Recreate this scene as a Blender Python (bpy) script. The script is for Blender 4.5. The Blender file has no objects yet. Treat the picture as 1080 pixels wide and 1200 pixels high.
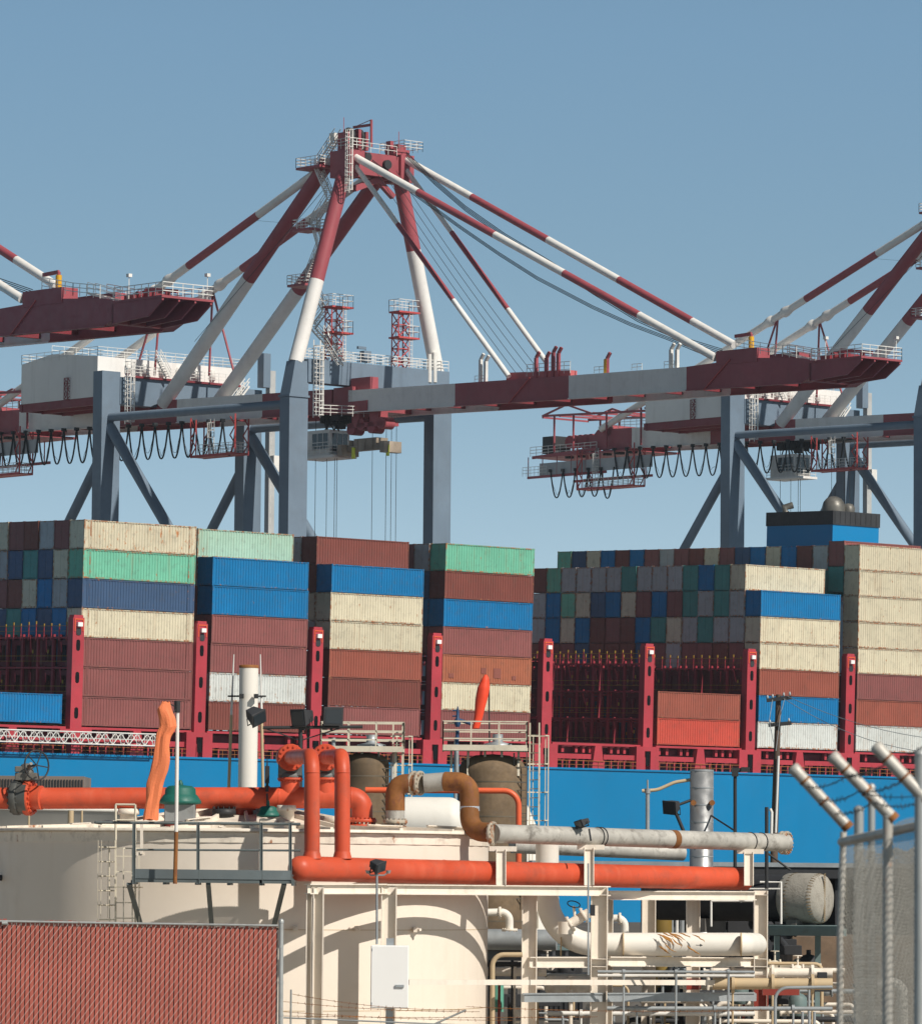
import bpy, math, random
from mathutils import Vector as V, Matrix
rnd = random.Random(7)
S = bpy.context.scene
COL = S.collection
# ------------------------------------------------------------------ camera
F, YH, ROLL = 6000.0, 1030.0, .0086          # focal length and horizon in photo pixels (1080 x 1200)
CAM = V((0, 0, 3.4))
PITCH = math.atan((YH - 600) / F)
RC = Matrix.Rotation(math.pi / 2 + PITCH, 3, 'X') @ Matrix.Rotation(ROLL, 3, 'Z')
cd = bpy.data.cameras.new('camera'); cam = bpy.data.objects.new('camera', cd); COL.objects.link(cam)
cam.matrix_world = Matrix.Translation(CAM) @ RC.to_4x4()
cd.sensor_fit = 'HORIZONTAL'; cd.sensor_width = 36; cd.lens = 36 * F / 1080
cd.clip_start = .5; cd.clip_end = 60000
cd.dof.use_dof = True; cd.dof.focus_distance = 260; cd.dof.aperture_fstop = 19
S.camera = cam
def ray(px, py): return RC @ V(((px - 540) / F, -(py - 600) / F, -1))
def P(px, py, Y):
    d = ray(px, py); return CAM + d * (Y / d.y)
def proj(p):
    q = RC.transposed() @ (V(p) - CAM); return 540 + F * q.x / -q.z, 600 - F * q.y / -q.z
def onpl(px, py, o, nr):
    d = ray(px, py); return CAM + d * ((o - CAM).dot(nr) / d.dot(nr))
Z = V((0, 0, 1))
# ------------------------------------------------------------------ mesh builder
ORG = {}
class MB:
    def __init__(s): s.v = []; s.f = []; s.m = []; s.sm = []; s.mi = 0
    def add(s, vs, fs, smooth=False):
        b = len(s.v); s.v += [V(x) for x in vs]
        for f in fs: s.f.append([b + i for i in f]); s.m.append(s.mi); s.sm.append(smooth)
    def hexa(s, q):
        s.add(q, [(0, 3, 2, 1), (4, 5, 6, 7), (0, 1, 5, 4), (1, 2, 6, 5), (2, 3, 7, 6), (3, 0, 4, 7)])
    def obox(s, o, a, b, c):                      # parallelepiped: corner o, edges a, b, c
        o, a, b, c = V(o), V(a), V(b), V(c)
        s.hexa([o, o + a, o + a + b, o + b, o + c, o + a + c, o + a + b + c, o + b + c])
    def box(s, c, d, X=V((1, 0, 0)), Y=V((0, 1, 0)), ZZ=Z):
        c = V(c); X = X.normalized() * d[0]; Y = Y.normalized() * d[1]; W = ZZ.normalized() * d[2]
        s.obox(c - X / 2 - Y / 2 - W / 2, X, Y, W)
    def beam(s, p, q, w, h, up=Z):                # bar of width w (sideways) and height h
        p, q = V(p), V(q); d = q - p
        if d.length < 1e-6: return
        dn = d.normalized(); u = V(up)
        if abs(dn.dot(u)) > .97: u = V((0, 1, 0))
        r = dn.cross(u).normalized(); t = r.cross(dn)
        s.obox(p - r * w / 2 - t * h / 2, d, r * w, t * h)
    def ibeam(s, p, q, w, h, up=Z, tf=.03, tw=.025):
        p, q = V(p), V(q); dn = (q - p).normalized(); u = V(up)
        r = dn.cross(u).normalized(); t = r.cross(dn)
        for k in (-1, 1):
            c = t * k * (h / 2 - tf / 2); s.beam(p + c, q + c, w, tf, u)
        s.beam(p, q, tw, h - 2 * tf, u)
    def tube(s, pts, r, n=12, caps=True, smooth=True):
        pts = [V(p) for p in pts]; m = len(pts)
        rs = r if isinstance(r, (list, tuple)) else [r] * m
        vs = []; nrm = None
        for i, p in enumerate(pts):
            d = (pts[min(i + 1, m - 1)] - pts[max(i - 1, 0)]).normalized()
            if nrm is None:
                a = Z if abs(d.z) < .9 else V((1, 0, 0)); nrm = d.cross(a).normalized()
            else: nrm = (nrm - d * nrm.dot(d)).normalized()
            b = d.cross(nrm)
            for k in range(n):
                t = 2 * math.pi * (k + .5) / n; vs.append(p + (nrm * math.cos(t) + b * math.sin(t)) * rs[i])
        fs = [(i * n + k, i * n + (k + 1) % n, (i + 1) * n + (k + 1) % n, (i + 1) * n + k) for i in range(m - 1) for k in range(n)]
        s.add(vs, fs, smooth and n > 4)
        if caps:
            s.add(vs[:n], [tuple(range(n))[::-1]]); s.add(vs[-n:], [tuple(range(n))])
    def lathe(s, c, prof, n=24, ax=Z, smooth=True):  # prof: (radius, height along ax)
        ax = V(ax).normalized(); a = Z if abs(ax.z) < .9 else V((1, 0, 0)); X = ax.cross(a).normalized(); Y = ax.cross(X); c = V(c)
        vs = [c + ax * h + (X * math.cos(2 * math.pi * k / n) + Y * math.sin(2 * math.pi * k / n)) * r for r, h in prof for k in range(n)]
        s.add(vs, [(i * n + k, i * n + (k + 1) % n, (i + 1) * n + (k + 1) % n, (i + 1) * n + k) for i in range(len(prof) - 1) for k in range(n)], smooth)
        s.add(vs[:n], [tuple(range(n))[::-1]]); s.add(vs[-n:], [tuple(range(n))])
    def ring(s, c, ax, R, r, n=24, k=8):
        ax = V(ax).normalized(); a = Z if abs(ax.z) < .9 else V((1, 0, 0)); X = ax.cross(a).normalized(); Y = ax.cross(X)
        pts = [V(c) + (X * math.cos(2 * math.pi * i / n) + Y * math.sin(2 * math.pi * i / n)) * R for i in range(n + 1)]
        s.tube(pts, r, k, False)
    def flange(s, c, ax, R, t, bolts=12, br=None):   # disc with bolt heads both sides
        ax = V(ax).normalized(); s.lathe(V(c) - ax * t / 2, [(R * .97, 0), (R, t * .15), (R, t * .85), (R * .97, t)], 28, ax)
        a = Z if abs(ax.z) < .9 else V((1, 0, 0)); X = ax.cross(a).normalized(); Y = ax.cross(X); br = br or R * .085
        for i in range(bolts):
            t_ = 2 * math.pi * i / bolts; q = V(c) + (X * math.cos(t_) + Y * math.sin(t_)) * R * .84
            s.tube([q - ax * (t / 2 + br * 1.2), q + ax * (t / 2 + br * 1.2)], br, 6)
    def rail(s, pts, h=1.1, step=1.6, r=.035, rows=2, up=Z, n=4):
        pts = [V(p) for p in pts]; up = V(up)
        for a, b in zip(pts, pts[1:]):
            k = max(1, round((b - a).length / step))
            for i in range(k + 1):
                p = a.lerp(b, i / k); s.tube([p, p + up * h], r, n)
            for j in range(rows): s.tube([a + up * h * (j + 1) / rows, b + up * h * (j + 1) / rows], r, n)
    def stair(s, a, b, w, side, r=.035):             # flight with treads, stringers and handrails
        a, b, side = V(a), V(b), V(side).normalized() * w
        k = max(3, int(abs(b.z - a.z) / .26))
        for o in (V(), side):
            s.beam(a + o, b + o, .05, .22); s.tube([a + o + Z * 1, b + o + Z * 1], r, 4); s.tube([a + o + Z * .55, b + o + Z * .55], r, 4)
            for i in range(0, k + 1, 4): p = a.lerp(b, i / k) + o; s.tube([p, p + Z], r, 4)
        dx = (b - a); dx.z = 0; dx = dx.normalized() * .24
        for i in range(k): p = a.lerp(b, (i + .5) / k); s.obox(p - dx / 2, dx, side, Z * .04)
    def lattice(s, p, q, w, d, X, Y, step, r=.05, n=4):  # square lattice mast/truss from p to q
        p, q = V(p), V(q); k = max(1, round((q - p).length / step)); X = V(X) * w / 2; Y = V(Y) * d / 2
        cs = [X + Y, X - Y, -X - Y, -X + Y]
        for c in cs: s.tube([p + c, q + c], r * 1.4, n)
        for i in range(k):
            a = p.lerp(q, i / k); b = p.lerp(q, (i + 1) / k)
            for j in range(4):
                c1, c2 = cs[j], cs[(j + 1) % 4]
                s.tube([a + c1, a + c2], r, n); s.tube([a + (c1 if i % 2 else c2), b + (c2 if i % 2 else c1)], r, n)
        for j in range(4): s.tube([q + cs[j], q + cs[(j + 1) % 4]], r, n)
    def cage(s, p, q, w, X, Y, r=.02, rung=.3, hoop=.9, hr=.36, start=2.2):  # caged ladder
        p, q = V(p), V(q); X = V(X).normalized(); Y = V(Y).normalized(); up = (q - p).normalized(); L = (q - p).length
        for k in (-1, 1): s.tube([p + X * k * w / 2, q + X * k * w / 2], r * 1.3, 4)
        for i in range(int(L / rung)): c = p + up * rung * (i + .5); s.tube([c - X * w / 2, c + X * w / 2], r * .8, 4)
        if hoop:
            hs = [start + hoop * i for i in range(int((L - start) / hoop) + 1)]
            A = [math.pi * (j / 6) for j in range(7)]
            for h in hs: s.tube([p + up * h + X * math.cos(t) * hr + Y * (.1 + math.sin(t) * hr * 1.5) for t in A], r, 4)
            for t in A[1:-1]:
                o = X * math.cos(t) * hr + Y * (.1 + math.sin(t) * hr * 1.5); s.tube([p + up * hs[0] + o, p + up * hs[-1] + o], r * .8, 4)
    def build(s, name, mats, parent=None, org=None, bevel=0):
        o0 = ORG.get(parent.name, V()) if parent else (V(org) if org else V())
        me = bpy.data.meshes.new(name); me.from_pydata([tuple(x - o0) for x in s.v], [], s.f)
        for m in (mats if isinstance(mats, (list, tuple)) else [mats]): me.materials.append(m)
        me.polygons.foreach_set('material_index', s.m); me.polygons.foreach_set('use_smooth', s.sm); me.update()
        o = bpy.data.objects.new(name, me); COL.objects.link(o)
        if parent: o.parent = parent
        else: o.location = o0
        ORG[o.name] = o0
        if bevel:
            b = o.modifiers.new('bevel', 'BEVEL'); b.width = bevel; b.segments = 1; b.limit_method = 'ANGLE'
        return o
def tagit(o, label, cat, group=None):
    o['label'] = label; o['category'] = cat
    if group: o['group'] = group
    return o
def thing(name, label, cat, loc=(0, 0, 0), group=None):
    o = bpy.data.objects.new(name, None); COL.objects.link(o); o.location = loc; o.empty_display_size = .3
    ORG[o.name] = V(loc); return tagit(o, label, cat, group)
def ctree(o, parent=None):
    c = o.copy(); COL.objects.link(c)
    if parent: c.parent = parent
    for ch in list(o.children): ctree(ch, c)
    return c
def bend(pts, R, n=7):                                # polyline with rounded corners
    pts = [V(p) for p in pts]; out = [pts[0]]; Rs = R if isinstance(R, (list, tuple)) else [R] * len(pts)
    for i in range(1, len(pts) - 1):
        a = (pts[i - 1] - pts[i]).normalized(); b = (pts[i + 1] - pts[i]).normalized()
        ang = a.angle(b); t = min(Rs[i] / math.tan(ang / 2), (pts[i - 1] - pts[i]).length * .49, (pts[i + 1] - pts[i]).length * .49) if ang < 3.1 else 0
        if t < 1e-4: out.append(pts[i]); continue
        p0 = pts[i] + a * t; p1 = pts[i] + b * t
        r_ = t * math.tan(ang / 2); cdir = (a + b).normalized(); cen = pts[i] + cdir * (r_ / math.sin(ang / 2))
        v0 = p0 - cen; v1 = p1 - cen; th = v0.angle(v1)
        for k in range(n + 1):
            f = k / n; out.append(cen + (v0 * math.sin((1 - f) * th) + v1 * math.sin(f * th)) / math.sin(th))
    out.append(pts[-1]); return out
# ------------------------------------------------------------------ materials
def mat(name, col, rough=.55, metal=0, var=.12, rust=0, rcol=(.22, .085, .035), sc=1.0, bump=0, streak=0, scol=None, spec=.35, grime=0, randv=0, coat=0):
    m = bpy.data.materials.new(name); m.use_nodes = True; nt = m.node_tree; N = nt.nodes; L = nt.links
    b = N['Principled BSDF']; b.inputs['Metallic'].default_value = metal; b.inputs['Specular IOR Level'].default_value = spec
    if coat: b.inputs['Coat Weight'].default_value = coat
    tc = N.new('ShaderNodeTexCoord'); oi = N.new('ShaderNodeObjectInfo')
    ad = N.new('ShaderNodeVectorMath'); ad.operation = 'MULTIPLY_ADD'; ad.inputs[1].default_value = (1, 1, 1)
    cb = N.new('ShaderNodeVectorMath'); cb.operation = 'SCALE'; cb.inputs[0].default_value = (37, 53, 71); L.new(oi.outputs['Random'], cb.inputs['Scale'])
    L.new(tc.outputs['Object'], ad.inputs[0]); L.new(cb.outputs[0], ad.inputs[2]); vec = ad.outputs[0]
    def noise(scale, det=4, mp=None, rg=.55):
        n = N.new('ShaderNodeTexNoise'); n.inputs['Scale'].default_value = scale; n.inputs['Detail'].default_value = det; n.inputs['Roughness'].default_value = rg
        if mp:
            k = N.new('ShaderNodeVectorMath'); k.operation = 'MULTIPLY'; k.inputs[1].default_value = mp; L.new(vec, k.inputs[0]); L.new(k.outputs[0], n.inputs['Vector'])
        else: L.new(vec, n.inputs['Vector'])
        return n.outputs['Fac']
    def ramp(x, lo, hi, a=0., bb=1.):
        r = N.new('ShaderNodeMapRange'); r.clamp = True; L.new(x, r.inputs['Value'])
        for k, vv in zip(('From Min', 'From Max', 'To Min', 'To Max'), (lo, hi, a, bb)): r.inputs[k].default_value = vv
        return r.outputs['Result']
    def mix(fac, a, bb, mode='MIX'):
        x = N.new('ShaderNodeMix'); x.data_type = 'RGBA'; x.blend_type = mode
        if isinstance(fac, float): x.inputs[0].default_value = fac
        else: L.new(fac, x.inputs[0])
        for i, q in ((6, a), (7, bb)):
            if isinstance(q, tuple): x.inputs[i].default_value = (*q[:3], 1)
            else: L.new(q, x.inputs[i])
        return x.outputs[2]
    c = tuple(col)
    lo = tuple(x * (1 - var * 1.6) for x in c); hi = tuple(min(1, x * (1 + var)) for x in c)
    cc = mix(ramp(noise(.45 * sc), .3, .7), lo, hi)
    cc = mix(ramp(noise(6 * sc, 5), .35, .75, 0, .5), cc, tuple(x * (1 - var) for x in c))
    if randv:
        hs = N.new('ShaderNodeHueSaturation'); hs.inputs['Saturation'].default_value = 1; L.new(cc, hs.inputs['Color']); L.new(ramp(oi.outputs['Random'], 0, 1, 1 - randv, 1 + randv), hs.inputs['Value']); cc = hs.outputs['Color']
    if streak:
        s_ = ramp(noise(1, 4, (2.6 * sc, 2.6 * sc, .22 * sc)), .55, .72, 0, streak); cc = mix(s_, cc, scol or tuple(x * .45 for x in c))
    if grime:
        cc = mix(ramp(noise(1.7 * sc, 6, None, .7), .52, .68, 0, grime), cc, (.09, .075, .06))
    if rust:
        r1 = noise(2.3 * sc, 7, (1, 1, .55), .68); f = ramp(r1, .70 - rust * .22, .74 - rust * .16, 0, 1)
        cc = mix(f, cc, mix(noise(14 * sc), rcol, tuple(x * 1.9 for x in rcol)))
    L.new(cc, b.inputs['Base Color'])
    L.new(ramp(noise(3 * sc), .3, .7, max(.05, rough - .12), min(1, rough + .12)), b.inputs['Roughness'])
    if bump:
        bp = N.new('ShaderNodeBump'); bp.inputs['Strength'].default_value = .6; bp.inputs['Distance'].default_value = bump; L.new(noise(9 * sc, 5), bp.inputs['Height']); L.new(bp.outputs[0], b.inputs['Normal'])
    return m
M = {}
def mk(k, *a, **kw): M[k] = mat(k, *a, **kw)
# containers
CC = {'cream': (.62, .56, .42), 'white': (.60, .62, .60), 'grey': (.40, .41, .42), 'green': (.16, .47, .33), 'palegreen': (.36, .53, .42), 'teal': (.07, .27, .25),
      'blue': (.0, .165, .40), 'navy': (.05, .10, .20), 'maroon': (.25, .085, .08), 'brick': (.29, .082, .055), 'orange': (.40, .13, .07), 'redorange': (.52, .075, .05), 'brown': (.20, .058, .045)}
for k, c in CC.items():
    light = k in ('cream', 'white', 'palegreen', 'grey', 'green')
    mk('c_' + k, c, rough=.6, var=.08, rust=.30 if light else .06, streak=.3 if light else .12, scol=(.30, .16, .075) if light else None, grime=.25, randv=.07, sc=.9, rcol=(.25, .105, .04))
    mk('f_' + k, tuple(x * .85 for x in c), rough=.65, var=.15, rust=1.0 if light else .5, grime=.5, sc=1.6, rcol=(.24, .10, .045))
mk('cream_rusty', CC['cream'], rough=.65, var=.1, rust=.55, streak=.5, scol=(.42, .24, .11), grime=.3, sc=.9, rcol=(.32, .13, .045))
mk('cr_red', (.34, .075, .092), rough=.5, var=.1, streak=.2, grime=.12, sc=.35)
mk('cr_dred', (.22, .034, .046), rough=.5, var=.12, grime=.15, sc=.4)
mk('cr_white', (.76, .745, .72), rough=.5, var=.06, streak=.22, scol=(.40, .36, .31), grime=.1, sc=.35)
mk('cr_blue', (.155, .21, .275), rough=.5, var=.1, streak=.25, grime=.1, sc=.3)
mk('cr_rail', (.72, .71, .68), rough=.5)
mk('cr_redrail', (.48, .07, .07), rough=.5)
mk('cable', (.025, .03, .035), rough=.6, var=.1)
mk('dark', (.03, .032, .035), rough=.6)
mk('ochre_y', (.42, .25, .03), rough=.6)
mk('yellow', (.75, .42, .02), rough=.5)
mk('house', (.76, .75, .73), rough=.55, var=.05, streak=.25, scol=(.4, .38, .35), sc=.3)
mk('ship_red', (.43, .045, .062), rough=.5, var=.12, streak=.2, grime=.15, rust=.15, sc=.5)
mk('ship_dred_shade', (.16, .016, .028), rough=.6, var=.2, grime=.3, sc=.5)  # darker copy of the deck red, with the shade between bays in it
mk('ship_mid_shade', (.30, .03, .048), rough=.6, var=.2, grime=.25, sc=.5)  # in-between red, the same shade painted in more weakly
mk('hull', (.0, .18, .40), rough=.45, var=.06, streak=.22, scol=(.0, .15, .33), grime=.05, sc=.12)
mk('casing', (.0, .20, .46), rough=.5, var=.03, sc=.2)
mk('slot_shade_black', (.008, .008, .01), rough=.9, spec=.1)  # stands in for the shade inside the post holes
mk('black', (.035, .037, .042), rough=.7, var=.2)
mk('orange', (.56, .082, .035), rough=.48, var=.14, grime=.28, streak=.25, scol=(.66, .19, .11), sc=1.3, bump=.002)
mk('orange2', (.72, .12, .045), rough=.45, var=.06, sc=2)
mk('tank', (.76, .68, .585), rough=.6, var=.03, streak=.22, scol=(.58, .48, .36), grime=.06, sc=.7, bump=.003)
mk('tankroof', (.76, .69, .59), rough=.6, var=.07, streak=.0, grime=.35, rust=.25, sc=1.2)
mk('white', (.74, .71, .65), rough=.55, var=.04, streak=.12, scol=(.55, .47, .36), grime=.05, sc=1.3)
mk('chimney', (.74, .71, .65), rough=.5, var=.025, sc=.6)
mk('frame', (.76, .69, .60), rough=.55, var=.05, streak=.3, scol=(.40, .30, .20), grime=.12, rust=.15, sc=1.5)
mk('boxwhite', (.82, .82, .81), rough=.4, var=.02, sc=2)
mk('silver', (.46, .445, .41), rough=.6, metal=.15, var=.2, grime=.6, streak=.4, sc=2.2, bump=.006)
mk('steel', (.45, .46, .47), rough=.42, metal=.7, var=.15, grime=.15, sc=2)
mk('galv', (.36, .39, .41), rough=.5, metal=.4, var=.12, grime=.1, sc=3)
mk('rustpipe', (.26, .105, .03), rough=.75, var=.35, rust=.9, rcol=(.13, .05, .022), sc=2.2, bump=.008)
mk('vessel', (.16, .112, .068), rough=.85, var=.3, streak=.4, grime=.5, sc=1.1, bump=.01)
mk('walk', (.115, .14, .145), rough=.6, var=.2, grime=.3, sc=2)
mk('greencap', (.015, .12, .095), rough=.5, var=.15, sc=2)
mk('ladder', (.66, .60, .48), rough=.6, var=.1, grime=.2, sc=2)
mk('slat', (.40, .105, .078), rough=.62, var=.12, grime=.12, sc=2.5, randv=.05)
mk('wire', (.50, .50, .48), rough=.5, metal=.5, var=.1)
mk('nearwire', (.52, .50, .45), rough=.55, metal=.3, var=.15, sc=6)
mk('post', (.40, .42, .42), rough=.5, metal=.4, var=.1, grime=.15, rust=.2, sc=4)
mk('nearpost', (.50, .48, .44), rough=.5, metal=.2, var=.1, grime=.2, rust=.4, rcol=(.32, .13, .05), sc=6)
mk('sock', (.80, .22, .09), rough=.75, var=.10, sc=4, bump=.01)
mk('sockred', (.85, .075, .03), rough=.6, var=.06, sc=2)
mk('wood', (.12, .085, .065), rough=.85, var=.25, streak=.4, sc=2)
mk('tan', (.52, .40, .25), rough=.6, var=.1)
mk('brickwall', (.22, .15, .10), rough=.9, var=.3, grime=.4, sc=2)
mk('drum', (.34, .32, .28), rough=.8, var=.12, grime=.35, streak=.3, sc=3, bump=.02)
mk('tealsteel', (.14, .20, .20), rough=.6, var=.15, grime=.3, sc=2)
mk('ground', (.11, .10, .088), rough=.95, var=.25, grime=.3, sc=.4)
mk('concrete', (.33, .32, .30), rough=.9, var=.2, grime=.3, sc=.3)
mk('pgreen', (.14, .40, .30), rough=.5)
mk('navyblue', (.02, .06, .14), rough=.5)
mk('pblue', (.02, .12, .35), rough=.5)
mk('shed', (.16, .15, .14), rough=.85, var=.25, grime=.3, sc=.6)
mk('redband', (.27, .045, .032), rough=.5, var=.1)
wm = bpy.data.materials.new('water'); wm.use_nodes = True
b_ = wm.node_tree.nodes['Principled BSDF']; b_.inputs['Base Color'].default_value = (.02, .05, .06, 1); b_.inputs['Roughness'].default_value = .12
nz = wm.node_tree.nodes.new('ShaderNodeTexNoise'); nz.inputs['Scale'].default_value = 40; bp = wm.node_tree.nodes.new('ShaderNodeBump'); bp.inputs['Distance'].default_value = .3
wm.node_tree.links.new(nz.outputs[0], bp.inputs['Height']); wm.node_tree.links.new(bp.outputs[0], b_.inputs['Normal'])
gm = bpy.data.materials.new('glass_dark'); gm.use_nodes = True
g_ = gm.node_tree.nodes['Principled BSDF']; g_.inputs['Base Color'].default_value = (.03, .04, .05, 1); g_.inputs['Roughness'].default_value = .08; M['glass'] = gm
# ------------------------------------------------------------------ world + sun
SAZ, SEL = math.radians(46.5), math.radians(42)      # azimuth from straight behind the camera towards the right
SD = V((math.sin(SAZ) * math.cos(SEL), -math.cos(SAZ) * math.cos(SEL), math.sin(SEL)))
sl = bpy.data.lights.new('sun', 'SUN'); sl.energy = 5.0; sl.angle = math.radians(.53); sl.color = (1, .93, .83)
so = bpy.data.objects.new('sun', sl); COL.objects.link(so); so.rotation_euler = SD.to_track_quat('Z', 'Y').to_euler(); so.location = (100, -100, 200)
w = bpy.data.worlds.new('World'); S.world = w; w.use_nodes = True; nt = w.node_tree; bg = nt.nodes['Background']
sky = nt.nodes.new('ShaderNodeTexSky'); sky.sky_type = 'NISHITA'; sky.sun_disc = False
sky.sun_elevation = SEL; sky.sun_rotation = math.atan2(SD.x, SD.y); sky.air_density = 1.0; sky.dust_density = .4; sky.ozone_density = 1.0; sky.altitude = 0
tc = nt.nodes.new('ShaderNodeTexCoord'); mp = nt.nodes.new('ShaderNodeMapping'); mp.vector_type = 'POINT'
mp.inputs['Scale'].default_value = (1, 1, 2.6); mp.inputs['Location'].default_value = (0, 0, .10)   # clearer air than the model's: sample it higher up
nt.links.new(tc.outputs['Generated'], mp.inputs['Vector']); nt.links.new(mp.outputs[0], sky.inputs['Vector'])
mx = nt.nodes.new('ShaderNodeMix'); mx.data_type = 'RGBA'; mx.blend_type = 'MULTIPLY'; mx.inputs[0].default_value = 1; mx.inputs[7].default_value = (1.36, 1.46, 1.24, 1)
sz = nt.nodes.new('ShaderNodeSeparateXYZ'); nt.links.new(tc.outputs['Generated'], sz.inputs[0])
cr_ = nt.nodes.new('ShaderNodeValToRGB'); e_ = cr_.color_ramp.elements
e_[0].position = .055; e_[0].color = (.92, .84, .665, 1); e_[1].position = .165; e_[1].color = (.87, .95, .80, 1)
e2 = e_.new(.115); e2.color = (.825, .845, .675, 1)
sc_ = nt.nodes.new('ShaderNodeVectorMath'); sc_.operation = 'SCALE'; sc_.inputs['Scale'].default_value = 1.64
nt.links.new(sz.outputs[2], cr_.inputs[0]); nt.links.new(cr_.outputs[0], sc_.inputs[0]); nt.links.new(sc_.outputs[0], mx.inputs[7])
mr = nt.nodes.new('ShaderNodeMapRange'); mr.clamp = True; nt.links.new(sz.outputs[2], mr.inputs['Value'])
for k_, v_ in (('From Min', .185), ('From Max', .34), ('To Min', 1.0), ('To Max', .20)): mr.inputs[k_].default_value = v_
m2 = nt.nodes.new('ShaderNodeVectorMath'); m2.operation = 'SCALE'; nt.links.new(mx.outputs[2], m2.inputs[0]); nt.links.new(mr.outputs[0], m2.inputs['Scale'])
nt.links.new(sky.outputs[0], mx.inputs[6]); nt.links.new(m2.outputs[0], bg.inputs['Color']); bg.inputs['Strength'].default_value = .13
S.view_settings.view_transform = 'Standard'; S.view_settings.look = 'None'; S.view_settings.exposure = 0; S.view_settings.gamma = 1
S.cycles.max_bounces = 5
# ------------------------------------------------------------------ ground, water, quay
def struct(name, m, mb): o = mb.build(name, m); o['kind'] = 'structure'; return o
PHI = .71903; U = V((math.cos(PHI), math.sin(PHI), 0)); NN = V((math.sin(PHI), -math.cos(PHI), 0)); SO = V((0, 523.5, 0))
def sw(s, wd, z=0): return SO + U * s - NN * wd + Z * z
m = MB(); m.add([sw(-4000, -90), sw(4000, -90), sw(4000, -1500), sw(-4000, -1500)], [(0, 3, 2, 1)]); struct('ground', M['ground'], m)
m = MB(); m.add([(-6000, -3600, -2.5), (6000, -3600, -2.5), (6000, 6000, -2.5), (-6000, 6000, -2.5)], [(0, 1, 2, 3)]); struct('water', wm, m)
m = MB(); m.obox(sw(-3000, 56, -4), U * 6000, -NN * 900, Z * 4.2); struct('quay', M['concrete'], m)
# ------------------------------------------------------------------ ship frame (slight list towards the camera)
LI = .0264; T = 2.839; Z0 = 17.75; WP = 2.47
INN = -NN * math.cos(LI) + Z * math.sin(LI); UP = Z * math.cos(LI) + NN * math.sin(LI)
RS = Matrix((U, INN, UP)).transposed()
SB = V((0, 523.5, Z0))
def sp(s, wd, h): return SB + U * s + INN * wd + UP * h
def sx(px, py, wd=0): return (onpl(px, py, SB + INN * wd, INN) - SB).dot(U)
# container prototypes: corrugated body, corner-post frame, door end
def cont_mesh(L, name):
    H, W = 2.80, 2.36
    b = MB()
    def corr(o, dx, L_, nrm, h):                      # corrugated wall from o along dx
        pit = .34; k = int((L_ - .3) / pit); x0 = (L_ - k * pit) / 2; pr = [(0, 0)]
        for i in range(k):
            x = x0 + i * pit; pr += [(x, 0), (x + .05, .06), (x + pit / 2, .06), (x + pit / 2 + .05, 0)]
        pr.append((L_, 0)); vs = []
        for x, d in pr: p = o + dx * x - nrm * d; vs += [p, p + Z * h]
        b.add(vs, [(2 * i, 2 * i + 2, 2 * i + 3, 2 * i + 1) for i in range(len(pr) - 1)])
    X, Y = V((1, 0, 0)), V((0, 1, 0))
    corr(V((.12, .03, .14)), X, L - .24, -Y, H - .26); corr(V((.12, W - .03, .14)), X, L - .24, Y, H - .26)
    corr(V((L - .04, .1, .14)), Y, W - .2, X, H - .26)
    b.obox(V((.03, .03, H - .09)), X * (L - .06), Y * (W - .06), Z * .05); b.obox(V((.03, .03, .05)), X * (L - .06), Y * (W - .06), Z * .08)
    f = MB()
    for x in ([0, L - .14] if L < 13 else [0, .74, L - .88, L - .14]):
        for y in (0, W - .12): f.obox(V((x, y, 0)), X * .14, Y * .12, Z * H)
    for y in (0, W - .08):
        for z, h in ((.02, .15), (H - .11, .11)):
            f.obox(V((.14, y + .01, z)), X * (L - .28), Y * .06, Z * h)
    for x in (.01, L - .11):
        for z, h in ((.02, .15), (H - .13, .12)): f.obox(V((x, .12, z)), X * .1, Y * (W - .24), Z * h)
    for x in (-.01, L - .17):
        for y in (-.012, W - .16):
            for z in (-.02, H - .13): f.obox(V((x, y, z)), X * .18, Y * .172, Z * .15)
    d = MB(); d.obox(V((.03, .12, .17)), X * .05, Y * (W / 2 - .135), Z * (H - .3)); d.obox(V((.03, W / 2 + .015, .17)), X * .05, Y * (W / 2 - .135), Z * (H - .3))
    for y in (.42, .85, W - .85, W - .42): d.tube([V((.06, y, .1)), V((.06, y, H - .08))], .022, 5)
    for z in (.7, 1.4, 2.1): d.obox(V((.0, .16, z)), X * .03, Y * (W - .32), Z * .06)
    out = []
    for nm, q in (('container_body', b), ('frame', f), ('door', d)):
        me = bpy.data.meshes.new(nm); me.from_pydata([tuple(x) for x in q.v], [], q.f); me.materials.append(None); out.append((nm, me))
    return out
C40, C45 = cont_mesh(12.19, 'a'), cont_mesh(13.71, 'b')
ORD = ['bottom', 'second', 'third', 'fourth', 'fifth', 'sixth', 'seventh', 'eighth', 'ninth']
ROWW = ['', 'second', 'third', 'fourth', 'fifth', 'sixth', 'seventh', 'eighth', 'ninth', 'tenth', 'eleventh', 'twelfth', 'thirteenth', 'fourteenth', 'fifteenth', 'sixteenth', 'seventeenth', 'eighteenth', 'nineteenth', 'twentieth', 'twenty-first']
CNAME = {'maroon': 'dull maroon', 'brick': 'brick red', 'palegreen': 'pale green', 'redorange': 'bright orange red', 'brown': 'dark red brown', 'orange': 'orange brown', 'navy': 'navy blue', 'teal': 'dark teal', 'green': 'mint green', 'blue': 'bright blue', 'cream': 'cream', 'white': 'white', 'grey': 'grey'}
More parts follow.
